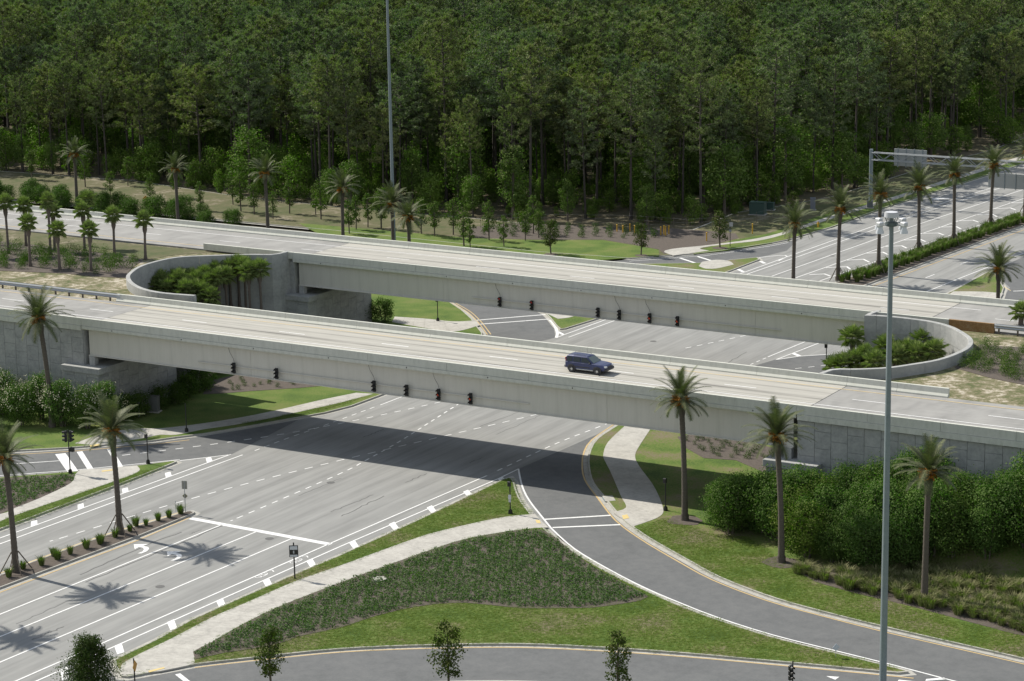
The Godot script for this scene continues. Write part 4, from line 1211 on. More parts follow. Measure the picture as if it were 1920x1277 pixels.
func plants():
	plant_kinds()
	# date palms by the near road
	var dp := "date palms planted round the junction"
	date_palm(at3(Vector2(-50.65, 5.81)), 11.2, "tall leaning date palm beside white blossoming bushes and panelled wall", dp, Vector2(-0.7, 0.2))
	date_palm(at3(Vector2(-21.15, 30.18)), 9.1, "braced date palm in narrow mulched median closest to its road signs", dp, Vector2(-0.3, 0), true)
	date_palm(at3(Vector2(-21.87, 42.22)), 9.6, "braced date palm in narrow mulched median, second from the road signs", dp, Vector2(-0.3, 0.1), true)
	date_palm(at3(Vector2(-20.97, 53.02)), 9.6, "braced date palm in narrow mulched median, third from the road signs", dp, Vector2(-0.2, 0.1), true)
	date_palm(at3(Vector2(19.62, 4.27)), 10.7, "date palm on the lawn between concrete path and green shrubs", dp, Vector2(-0.4, -0.1))
	date_palm(at3(Vector2(31.69, 10.84)), 10.5, "date palm on worn grass with bright orange fruit before retaining wall", dp, Vector2(-0.6, -0.2), false, 1.0)
	date_palm(at3(Vector2(45.37, 14.57), 0.2), 10.4, "date palm rising from the bed of brown ornamental grass", dp, Vector2(0.15, 0))
	var fm := "date palms along the far median"
	var nth := 0
	for q in [[Vector2(-10.17, -83.64), 9.6], [Vector2(-10, -97.07), 9.4], [Vector2(-7.26, -103.88), 10.4], [Vector2(-7.4, -118.22), 9.3], [Vector2(-5.4, -126.16), 10.0], [Vector2(-5.29, -140.47), 9.4], [Vector2(-4.47, -152.64), 9.6]]:
		nth += 1
		date_palm(at3(q[0]), q[1], "date palm in far grass planted median, %s from the empty flyover" % ["first", "second", "third", "fourth", "fifth", "sixth", "seventh"][nth - 1], fm, Vector2(rng.randf_range(-.2, .3), 0), true)
	date_palm(at3(Vector2(20.79, -70.18)), 9.0, "date palm on the small traffic island beyond the empty flyover", dp)
	for q in [[Vector2(-138.17, -97.49), 8.6], [Vector2(-112.74, -90.88), 8.8], [Vector2(-96.33, -91.07), 9.2], [Vector2(-78.91, -85.18), 9.0], [Vector2(-68.21, -81.75), 8.2], [Vector2(-62.29, -76.81), 7.6]]:
		nth += 1
		date_palm(at3(q[0]), q[1], "date palm on grass before the pine woods, %s along the row leading to the mast" % ["first", "second", "third", "fourth", "fifth", "last"][nth - 8], "date palms before the woods", Vector2(rng.randf_range(-.2, .2), 0), false, 0.9)
	# cabbage palms on the left embankment
	var lb := "cabbage palms in the embankment planting bed"
	for q in [[Vector2(-85.64, -26.39), 5.9], [Vector2(-87.12, -31.04), 4.8], [Vector2(-77.7, -21.47), 4.9], [Vector2(-80.57, -28.1), 6.2], [Vector2(-82, -30.43), 4.5], [Vector2(-73.06, -21.26), 4.5], [Vector2(-78.49, -31.75), 4.7], [Vector2(-69.35, -22.37), 4.6], [Vector2(-79.85, -34.16), 5.6], [Vector2(-72.97, -30.67), 4.7], [Vector2(-68.33, -30.71), 4.5], [Vector2(-87.06, -24.21), 5.2], [Vector2(33.24, -41.54), 1.2]]:
		cabbage_palm(at3(q[0], 9.45), q[1], "slender cabbage palm standing among shrubs in embankment bed" if q[1] > 2.0 else "short cabbage palm beside the guard rail on the right embankment", lb, 30, 1.0)
	for e in [[Vector2(-57.11, -33.61), 9.30], [Vector2(-54.09, -31.64), 9.10], [Vector2(-52.95, -32.25), 9.40], [Vector2(-59.21, -32.1), 8.70], [Vector2(-56.5, -30.49), 8.60], [Vector2(-59.31, -30.24), 8.40], [Vector2(-62.29, -30.17), 8.15], [Vector2(-62.83, -28.52), 8.15], [Vector2(-62.42, -26.47), 7.75], [Vector2(-59, -26.22), 7.55], [Vector2(-58.48, -27.57), 7.35], [Vector2(-56.22, -27.27), 6.75], [Vector2(-62.97, -25.53), 7.75], [Vector2(-60.91, -29.88), 7.95], [Vector2(-60.79, -26.86), 7.95], [Vector2(-57.91, -33.02), 8.90], [Vector2(-62.73, -26.42), 8.35], [Vector2(-60.67, -27.22), 8.45], [Vector2(-59.25, -28.97), 7.95], [Vector2(-57.87, -28.97), 7.95], [Vector2(-59.66, -27.83), 7.75], [Vector2(-61.31, -25.75), 7.55], [Vector2(-56.64, -29.39), 8.60], [Vector2(-55.65, -32.9), 9.30], [Vector2(-57.49, -27.47), 7.15]]:
		var q: Vector2 = e[0]
		var yf := well_floor(q.x, -46.0, -63.0)
		cabbage_palm(at3(q, yf), clampf(e[1] - yf - 0.2, 0.8, 9.0), "cabbage palm growing in the left recess behind the curved wall", "cabbage palms in the left recess", 26, 1.12)
	for q in [[Vector2(18.37, -34.7), 8.0], [Vector2(19.94, -36.64), 8.2], [Vector2(22.46, -37.37), 8.2], [Vector2(25.37, -35.66), 8.2], [Vector2(22.31, -33.64), 7.6], [Vector2(24.58, -33.5), 7.6], [Vector2(21.08, -31.53), 7.0], [Vector2(19.66, -29.62), 6.4], [Vector2(23.08, -29.09), 7.2], [Vector2(27.75, -32.67), 8.0], [Vector2(18.58, -29.94), 6.0], [Vector2(20.52, -30.61), 6.6], [Vector2(24.37, -31.3), 7.4], [Vector2(26.17, -32.27), 7.6]]:
		var pq: Vector2 = q[0]
		var yf := well_floor(pq.x, 18.0, 33.4)
		cabbage_palm(at3(pq, yf), clampf(q[1] - yf, 0.8, 8.0), "cabbage palm growing in the right recess behind the curved wall", "cabbage palms in the right recess", 26, 1.15)
	# shrubs before the right retaining wall
	var sp := V([21.56, 4.28, 23.8, 6.16, 27.16, 4.71, 30.66, 8.08, 34.09, 9.4, 38.34, 9.6, 41.32, 8, 45.04, 6.02, 49.1, 5.05, 55.44, 6.05])
	sp.append_array(V([60, 1.2, 44, 1.0, 30, 1.4, 26.5, 1.6, 22, 1.5]))
	for q in scatter(sp, 1.85, 0.34):
		var bh := 0.13 + bank_h(q.x) * clampf(1.0 - (q.y - 0.35) / 8.0, 0.0, 1.0)
		var s := rng.randf_range(0.85, 1.45) + 0.016 * maxf(0.0, q.x - 34.0)
		plant("shrub", "dense green shrub in thicket below the right retaining wall", "shrub", "shrubs below the right retaining wall", P.shrub[rng.randi() % 4], M.bark, M.leaf, Vector3(q.x, bh, q.y), Vector3(s, s * rng.randf_range(0.9, 1.1), s), "stems", "foliage")
	# blossoming bushes before the left wall
	for q in [Vector2(-62.33, 4.41), Vector2(-58.6, 4.45), Vector2(-53.89, 6.79), Vector2(-53.8, 3.9), Vector2(-49.83, 5.15), Vector2(-47, 4.62), Vector2(-46.15, 2.78), Vector2(-62.74, -0.39), Vector2(-58.94, -0.32), Vector2(-56.81, 8.29), Vector2(-59.24, 9.55)]:
		var s := rng.randf_range(0.95, 1.2)
		var o := plant("blossoming_bush", "bush covered in white blossom before the left panel wall", "bush", "blossoming bushes before the left wall", P.shrub[rng.randi() % 4], M.bark, M.leaf, at3(q), Vector3(s, s, s), "stems", "foliage")
		part(o, "blossom", P.blossom if P.has("blossom") else blossom(), M.blossom, Transform3D(Basis.from_scale(Vector3(s, s, s)), Vector3.ZERO))
	for q in [Vector2(-45.85, 0.27), Vector2(-45.66, -1.75), Vector2(-45.77, -5.11), Vector2(-45.7, -7.63), Vector2(-46.04, -9.99), Vector2(-46.78, -12.7), Vector2(-47.3, -14.54), Vector2(-52.88, -49.91), Vector2(-50.46, -49.78), Vector2(-48.72, -50.65), Vector2(-55.82, -51.84)]:
		var s := rng.randf_range(0.85, 1.1)
		plant("hedge_bush", "dark clipped bush in the shade at foot of abutment", "bush", "hedge bushes under the flyovers", P.hedge[rng.randi() % 3], M.bark, M.leaf, at3(q), Vector3(s, s, s), "stems", "foliage")
	for i in 40:
		var q := Vector2(-163.32, -99.64).lerp(Vector2(-105.93, -94.34), (i + rng.randf() * 0.6) / 40.0) + Vector2(0, rng.randf_range(-3.5, 2.0))
		var s := rng.randf_range(0.9, 1.25) * (1.0 if i < 33 else 0.75)
		plant("hedge_bush", "green bush in long hedge behind the empty flyover's barrier", "bush", "hedge behind the far barrier", P.hedge[rng.randi() % 3], M.bark, M.leaf, at3(q), Vector3(s, s, s), "stems", "foliage")
	# grasses on the medians
	for q in [Vector2(-21.43, 43.52), Vector2(-21.81, 41.42), Vector2(-21.15, 39.97), Vector2(-21.89, 37.67), Vector2(-21.03, 38.18), Vector2(-21.05, 36.58), Vector2(-20.93, 34.73), Vector2(-20.94, 32.76), Vector2(-20.67, 33.28), Vector2(-20.82, 31.19), Vector2(-20.78, 29.3), Vector2(-21.33, 27.87), Vector2(-20.65, 27.33), Vector2(-20.61, 25.74), Vector2(-20.38, 24.56), Vector2(-20.18, 23.2), Vector2(-21.73, 46.68), Vector2(-21.66, 49.13)]:
		single("grass_tuft", "tuft of green ornamental grass in the narrow mulched median", "grass tuft", "grass tufts in the near median", P.tuft[rng.randi() % 3], M.leaf, at3(q), Vector3.ONE * rng.randf_range(0.62, 0.95))
	for i in 78:
		var q := Vector2(-8.44, -96.68).lerp(Vector2(-3.59, -151.05), (i + rng.randf_range(-.2, .2)) / 78.0) + Vector2(rng.randf_range(-0.2, 0.4) + (0.7 if i % 2 else -0.7), 0)
		single("grass_tuft", "tuft of green ornamental grass along the far palm median", "grass tuft", "grass tufts in the far median", P.tuft[rng.randi() % 3], M.leaf, at3(q), Vector3.ONE * rng.randf_range(1.1, 1.5))
	for q in scatter(V([34, 12.82, 35.99, 10.55, 38.44, 9.84, 42.87, 5.03, 55.52, 0.87, 61.03, 18.73, 57.27, 18.01, 53.54, 17.72, 49, 16.59, 44.28, 15.43, 39.58, 14.69, 36.05, 13.82]), 1.0, 0.45):
		if rng.randf() < 0.92: single("grass_clump", "clump of dry brown-green grass in the bed below the shrubs", "grass tuft", "grass clumps in the bed below the shrubs", P.brown_tuft[rng.randi() % 3], M.leaf, at3(q), Vector3.ONE * rng.randf_range(0.7, 1.25))
	# ground cover
	var cover := V([10.22, 13.03, 8.98, 13.85, 6.28, 18.13, 5.04, 23.16, 3.41, 32.32, 2.54, 40.64, 2.89, 47.91, 3.01, 50.26, 3.7, 51, 4.67, 48.98, 6.97, 45.57, 7.35, 43.43, 9.01, 40.28, 9.79, 37.16, 11.38, 33.67, 13.46, 31.57, 15.41, 30.8, 18.82, 30.09, 21.17, 28.83, 23.45, 27.46, 25.63, 24.6, 25.76, 23.54, 23.74, 22.31, 17.86, 18.69, 12.23, 14.14])
	var lists := [[], [], []]
	for q in scatter(cover, 0.52, 0.22) + scatter(V([-46.54, 27.55, -41.86, 22.73, -37.83, 19.22, -36.8, 18.48, -36.27, 19.01, -35.51, 20.38, -34.85, 25.05, -34.68, 29.05, -34.62, 30.47, -35.29, 38.87]), 0.62, 0.25):
		if rng.randf() < 0.94: lists[rng.randi() % 3].append(Transform3D(Basis(Vector3.UP, rng.randf() * TAU) * Basis.from_scale(Vector3.ONE * rng.randf_range(0.85, 1.5)), at3(q, 0.17)))
	for k in 3: spread("ground_cover", "low green ground cover plants in rows on dark mulch", "ground cover", P.cover[k], M.leaf, lists[k])
	# blades standing up from the lawns
	var turf := [[], []]
	var keep := [cover, V([1.26, 56.23, 0.15, 55.26, -0.32, 54.42, -0.59, 52.08, -0.57, 48.48, -0.81, 43.27, -0.57, 39.24, -0.28, 33.56, 0.62, 28.35, 1.96, 19.76, 2.81, 16.62, 5.2, 11.2, 7.33, 8.84, 10.42, 11.56, 8.6, 13.21, 5.89, 17.51, 4.66, 22.57, 3.11, 31.89, 2.17, 40.15, 2.53, 47.46, 4.19, 51.85])]
	for a in [V([-0.58, 1.07, -0.34, 0.16, 3.62, 5.16, 7.09, 8.97, 10.4, 12.25, 14.26, 15.52, 20.64, 19.81, 25.49, 22.4, 29.67, 24.39, 38.51, 27.25, 47.94, 28.62, 49.59, 28.92, 44.22, 30.52, 34.09, 33.06, 22.82, 37.01, 11.73, 44.15, 4.22, 51.83, 2.03, 55.33, 1.02, 56.12, -0.51, 55.01, -1.34, 54.11, -1.34, 49.16, -1.83, 44.77, -1.58, 37.92, -1.31, 32.15, -0.91, 26.18, -0.62, 15.86]), V([16.88, 8.65, 18.82, 9.8, 24.42, 13.62, 28.99, 16.55, 34.76, 18.99, 39.75, 20.21, 45.22, 21.16, 50.4, 21.85, 56.22, 22.56, 54.66, 18.02, 49.29, 17.37, 44.6, 16.23, 36.31, 14.41, 31.1, 10.07, 26.36, 6.14, 23.68, 6.73, 18.03, 4.59, 17.09, 7.68]), V([-30.87, 34.48, -30.74, 19.63, -30.93, 11.55, -32.2, 14.66, -32.12, 18.01, -32.85, 30.61, -32.72, 32.5]), V([-35.88, -1.38, -31.94, -7.63, -29.97, -12.27, -29.37, -20.08, -30.41, -15.74, -32.02, -10.48, -33.27, -6.71])]:
		for q in scatter(a, 0.34, 0.5):
			if inside(q, keep[0]) or inside(q, keep[1]): continue
			turf[rng.randi() % 2].append(Transform3D(Basis(Vector3.UP, rng.randf() * TAU) * Basis.from_scale(Vector3.ONE * rng.randf_range(0.6, 1.3)), at3(q, 0.135)))
	for k in 2: spread("lawn_grass", "short green grass blades covering the lawns", "grass", P.turf[k], M.leaf, turf[k])
	# shrubs of the embankment beds
	for q in scatter(V([-95.14, -29.52, -90.78, -30.44, -85.07, -30.48, -76.12, -29.88, -69.71, -29.68, -68.1, -29.37, -66.66, -26.14, -64.77, -22.89, -67.59, -21.16, -72.3, -20.93, -80, -18.92, -84.31, -18.24]), 2.0, 0.42):
		single("low_shrub", "low rounded shrub among the embankment cabbage palms", "shrub", "low shrubs on the left embankment", P.small[rng.randi() % 4], M.leaf, at3(q, 9.46), Vector3.ONE * rng.randf_range(0.75, 1.7))
	for q in scatter(V([33.12, -31.06, 34.96, -31.49, 40.17, -32.88, 44.68, -19.2, 41.02, -19.97, 37.7, -20.97, 34, -22.78, 33.46, -27.28]), 1.6, 0.42):
		single("low_shrub", "low rounded shrub in the bed beside right curved wall", "shrub", "low shrubs on the right embankment", P.small[rng.randi() % 4], M.leaf, at3(q, 9.46), Vector3.ONE * rng.randf_range(0.7, 1.4))
	for q in scatter(V([7.71, -19.25, 8.78, -21.13, 15.17, -19.65, 18.51, -18.43, 19.03, -13.77, 15, -15.35, 12.02, -14.63, 9.33, -16.61]), 1.3, 0.35):
		single("seedling_shrub", "small dark shrub in mulch under the blue car's flyover, by palms", "shrub", "small shrubs in mulch on the right", P.tiny[rng.randi() % 3], M.leaf, at3(q), Vector3.ONE * rng.randf_range(0.9, 1.5))
	for q in scatter(V([-47.08, -18.41, -42.7, -21.19, -37.72, -22.64, -38.62, -19.51, -42.37, -16.01, -44.85, -13.7]), 1.6, 0.35):
		single("seedling_shrub", "small dark shrub in mulch above the shaded lawn", "shrub", "small shrubs in mulch on the left", P.tiny[rng.randi() % 3], M.leaf, at3(q), Vector3.ONE * rng.randf_range(0.8, 1.3))
	for q in scatter(V([-72.04, -108.56, -68.95, -113.97, -54.02, -117.66, -47.35, -119.88, -44.29, -112.39, -46.22, -109.63, -51.88, -110.6, -61, -106.68, -69.27, -104.13]), 2.3, 0.2):
		single("bed_shrub", "small shrub in rows in the mulch bed before the woods", "shrub", "small shrubs before the woods", P.tiny[rng.randi() % 3], M.leaf, at3(q, 0.16), Vector3.ONE * rng.randf_range(1.4, 2.4))
	# young trees
	for q in [[Vector2(12.47, 53.65), "slim young tree at the near kerb, closest to the dark evergreen", 1.05], [Vector2(23.54, 47.97), "slim young tree at the near kerb, middle one of three", 1.12], [Vector2(34.16, 42.87), "slim young tree at the near kerb, farthest from the dark evergreen", 1.0]]:
		plant("young_tree", q[1], "tree", "young trees along the near kerb", P.young[rng.randi() % 4], M.bark, M.leaf, at3(q[0]), Vector3.ONE * q[2])
	plant("evergreen_tree", "rounded dark evergreen tree beside the path's near end", "tree", "", P.round[0], M.bark, M.leaf, at3(Vector2(2.83, 61.4)), Vector3(1, 1.0, 1))
	for q in [[Vector2(-52.39, -96.84), 1.0], [Vector2(-40.9, -101.54), 0.95], [Vector2(-33.68, -111.17), 1.05], [Vector2(-32.82, -133.17), 0.95]]:
		plant("street_tree", "small upright tree with rounded crown on the far verge", "tree", "small upright trees on the far verge", P.young[rng.randi() % 4], M.bark, M.leaf, at3(q[0]), Vector3(1.2, 1.05, 1.2) * q[1])
	for q in [Vector2(-151.57, -114.69), Vector2(-140.47, -108), Vector2(-131.15, -106.68), Vector2(-119.4, -104.51), Vector2(-118.19, -111.1), Vector2(-113.04, -106.44), Vector2(-109.38, -104.98), Vector2(-104.46, -103.14), Vector2(-105.03, -108.1), Vector2(-100.81, -109.04), Vector2(-97.57, -105.9), Vector2(-86.66, -97.69), Vector2(-87.77, -101.04), Vector2(-87.22, -103.27), Vector2(-84.93, -103.38), Vector2(-77.17, -102.24), Vector2(-74.25, -101.26), Vector2(-72.51, -103.52), Vector2(-66.41, -96.71), Vector2(-64.51, -95.38), Vector2(-65.61, -102.13), Vector2(-61.12, -98.81), Vector2(-60.74, -104.01), Vector2(-62.53, -109.26), Vector2(-60.1, -106.65), Vector2(-145.77, -118.6), Vector2(-130.75, -112.55), Vector2(-165.37, -117.01)]:
		var s := rng.randf_range(0.7, 1.05)
		plant("sapling", "thin young tree planted on grass in front of the woods", "tree", "saplings before the woods", P.sapling[rng.randi() % 3], M.bark, M.leaf, at3(q), Vector3.ONE * s)

func blossom() -> ArrayMesh:
	M.blossom = leafmat(Color(.3, .3, .25), 0.8)
	var m := MB.new()
	for k in 120:
		var d := rvec(); d.y = absf(d.y) * 0.9 + 0.1
		m.col = Color(.42, .41, .27).lerp(Color(.58, .56, .42), rng.randf())
		for w in 4: leaf(m, Vector3(d.x * 2.0, 1.7 + d.y * 2.1, d.z * 2.0) * rng.randf_range(0.9, 1.12) + rvec() * 0.1, (d + rvec() * 0.5).normalized(), 0.10, 0.8)
	P.blossom = m.mesh()
	return P.blossom

func forest():
	var edge := V([-196.7, -119.82, -177.24, -121.96, -149.46, -124.35, -123.29, -119.51, -102.65, -118.41, -79.56, -119.1, -68.42, -119.24, -55.97, -126.17, -45.67, -125.07, -44.98, -139.66, -40.98, -150.14, -38.53, -160.8, -37.66, -175.98, -36.49, -198.93, -33.56, -216.93, -31.52, -251.6])
	edge.append_array(V([40, -420, -300, -560, -520, -380]))
	var cam := Vector2(107.3, 176.5)
	var fwd := Vector2(-0.5195, -0.8545)
	var pts := []
	for q in scatter(edge, 5.1, 0.45):
		var d: Vector2 = q - cam
		if d.length() < 600.0 and absf(d.normalized().angle_to(fwd)) < 0.262: pts.append([d.length(), q])
	pts.sort_custom(func(a, b): return a[0] < b[0])
	var open_ := FastNoiseLite.new()
	open_.seed = 5; open_.frequency = 0.016
	var lists := []
	for k in 7: lists.append([])
	var low := [[], [], [], []]
	var tall := [[], [], []]
	var single_n := 0
	var under_n := 0
	for e in pts:
		var q: Vector2 = e[1]
		var v := open_.get_noise_2d(q.x, q.y)
		var right := smoothstep(-70.0, -20.0, q.x + (q.y + 190.0) * 0.55)
		if rng.randf() < 0.80 - 0.25 * right - maxf(0.0, v) * 0.5:
			var k := rng.randi() % 7
			var s := rng.randf_range(0.70, 1.0) if rng.randf() < 0.75 else rng.randf_range(1.0, 1.2)
			var xf := Transform3D(Basis(Vector3.UP, rng.randf() * TAU) * Basis(Vector3.RIGHT, rng.randf_range(-.03, .03)) * Basis.from_scale(Vector3(s * rng.randf_range(0.85, 1.15), s, s * rng.randf_range(0.85, 1.15))), Vector3(q.x, -0.3, q.y))
			if single_n < 300:
				single_n += 1
				var o := thing("pine_tree", "tall pine with bare trunk and rounded crown at the edge of the woods", "tree", Vector3.ZERO, 0.0, "pines at the edge of the woods")
				o.transform = xf
				part(o, "trunk", P.pine[k][0], M.bark_pine)
				part(o, "crown", P.pine[k][1], M.needle)
			else: lists[k].append(xf)
		for rep in (3 if e[0] < 400.0 else 1):
			if rng.randf() > (0.75 if e[0] < 410.0 else 0.68): continue
			var p := q + Vector2(rng.randf_range(-2, 2), rng.randf_range(-2, 2))
			var s := rng.randf_range(0.35, 1.15) if rep == 0 else rng.randf_range(0.22, 0.6)
			var xf := Transform3D(Basis(Vector3.UP, rng.randf() * TAU) * Basis.from_scale(Vector3(s, s * rng.randf_range(0.8, 1.2), s)), Vector3(p.x, -0.3, p.y))
			if rng.randf() < 0.42 and rep == 0: tall[rng.randi() % 3].append(xf)
			elif under_n < 140:
				under_n += 1
				var k := rng.randi() % 4
				var o := thing("understorey_tree", "leafy green understorey tree between the pines at the woods' edge", "tree", Vector3.ZERO, 0.0, "understorey trees at the woods' edge")
				o.transform = xf
				part(o, "trunk", P.under[k][0], M.bark)
				part(o, "crown", P.under[k][1], M.leaf)
			else: low[rng.randi() % 4].append(xf)
	for k in 7: spread("pine_wood", "dark green pine woods rising behind the flyovers", "woods", two(P.pine[k], M.bark_pine, M.needle), null, lists[k])
	for k in 4: spread("undergrowth", "leafy green undergrowth beneath the pines", "undergrowth", two(P.under[k], M.bark, M.leaf), null, low[k])
	for k in 3: spread("broadleaf_wood", "taller leafy trees mixed into the pine woods", "woods", two(P.tall[k], M.bark, M.leaf), null, tall[k])

# ring of points round the body at one station along its length
func body_ring(x: float, yb: float, ym: float, yt: float, wb: float, wm: float, wt: float) -> Array:
	return [Vector3(x, yb, -wb), Vector3(x, yb + 0.10, -wm + 0.015), Vector3(x, ym, -wm), Vector3(x, yt - 0.06, -wt - 0.03), Vector3(x, yt, -wt + 0.05), Vector3(x, yt + 0.012, 0), Vector3(x, yt, wt - 0.05), Vector3(x, yt - 0.06, wt + 0.03), Vector3(x, ym, wm), Vector3(x, yb + 0.10, wm - 0.015), Vector3(x, yb, wb)]

func loft(m: MB, rings: Array):
	for i in rings.size() - 1:
		var n: int = rings[i].size()
		for k in n:
			var a: Vector3 = rings[i][k]; var b: Vector3 = rings[i][(k + 1) % n]; var c: Vector3 = rings[i + 1][(k + 1) % n]; var d: Vector3 = rings[i + 1][k]
			m.quad_out(a, b, c, d, (a + b + c + d) * 0.25 - Vector3((a.x + d.x) * 0.5, 0.7, 0))
	for e in [0, rings.size() - 1]:
		var r: Array = rings[e]
		for k in range(1, r.size() - 1): m.tri_out(r[0], r[k], r[k + 1], Vector3(-1 if e == 0 else 1, 0, 0))

func quad_part(o: Node, called: String, pts: Array, out: Vector3, m: Material, thick := 0.012) -> MeshInstance3D:
	var b := MB.new()
	var nn: Vector3 = (pts[2] - pts[0]).cross(pts[1] - pts[0]).normalized()
	if nn.dot(out) < 0: nn = -nn
	var q := []
	for p in pts: q.append(p + nn * thick)
	b.quad_out(q[0], q[1], q[2], q[3], nn)
	for k in 4: b.quad_out(pts[k], pts[(k + 1) % 4], q[(k + 1) % 4], q[k], (pts[k] + pts[(k + 1) % 4]) * 0.5 - (pts[0] + pts[2]) * 0.5)
	return part(o, called, b.mesh(), m)

func lathe_z(m: MB, prof: Array, n := 18):
	for i in prof.size() - 1:
		for k in n:
			var a := TAU * k / n; var b := TAU * (k + 1) / n
			var p: Vector2 = prof[i]; var q: Vector2 = prof[i + 1]
			var pts := [Vector3(cos(a) * p.x, sin(a) * p.x, p.y), Vector3(cos(b) * p.x, sin(b) * p.x, p.y), Vector3(cos(b) * q.x, sin(b) * q.x, q.y), Vector3(cos(a) * q.x, sin(a) * q.x, q.y)]
			var nn := Vector2(q.y - p.y, p.x - q.x)
			var mid := (a + b) * 0.5
			m.quad_out(pts[0], pts[1], pts[2], pts[3], Vector3(cos(mid) * nn.x, sin(mid) * nn.x, nn.y))

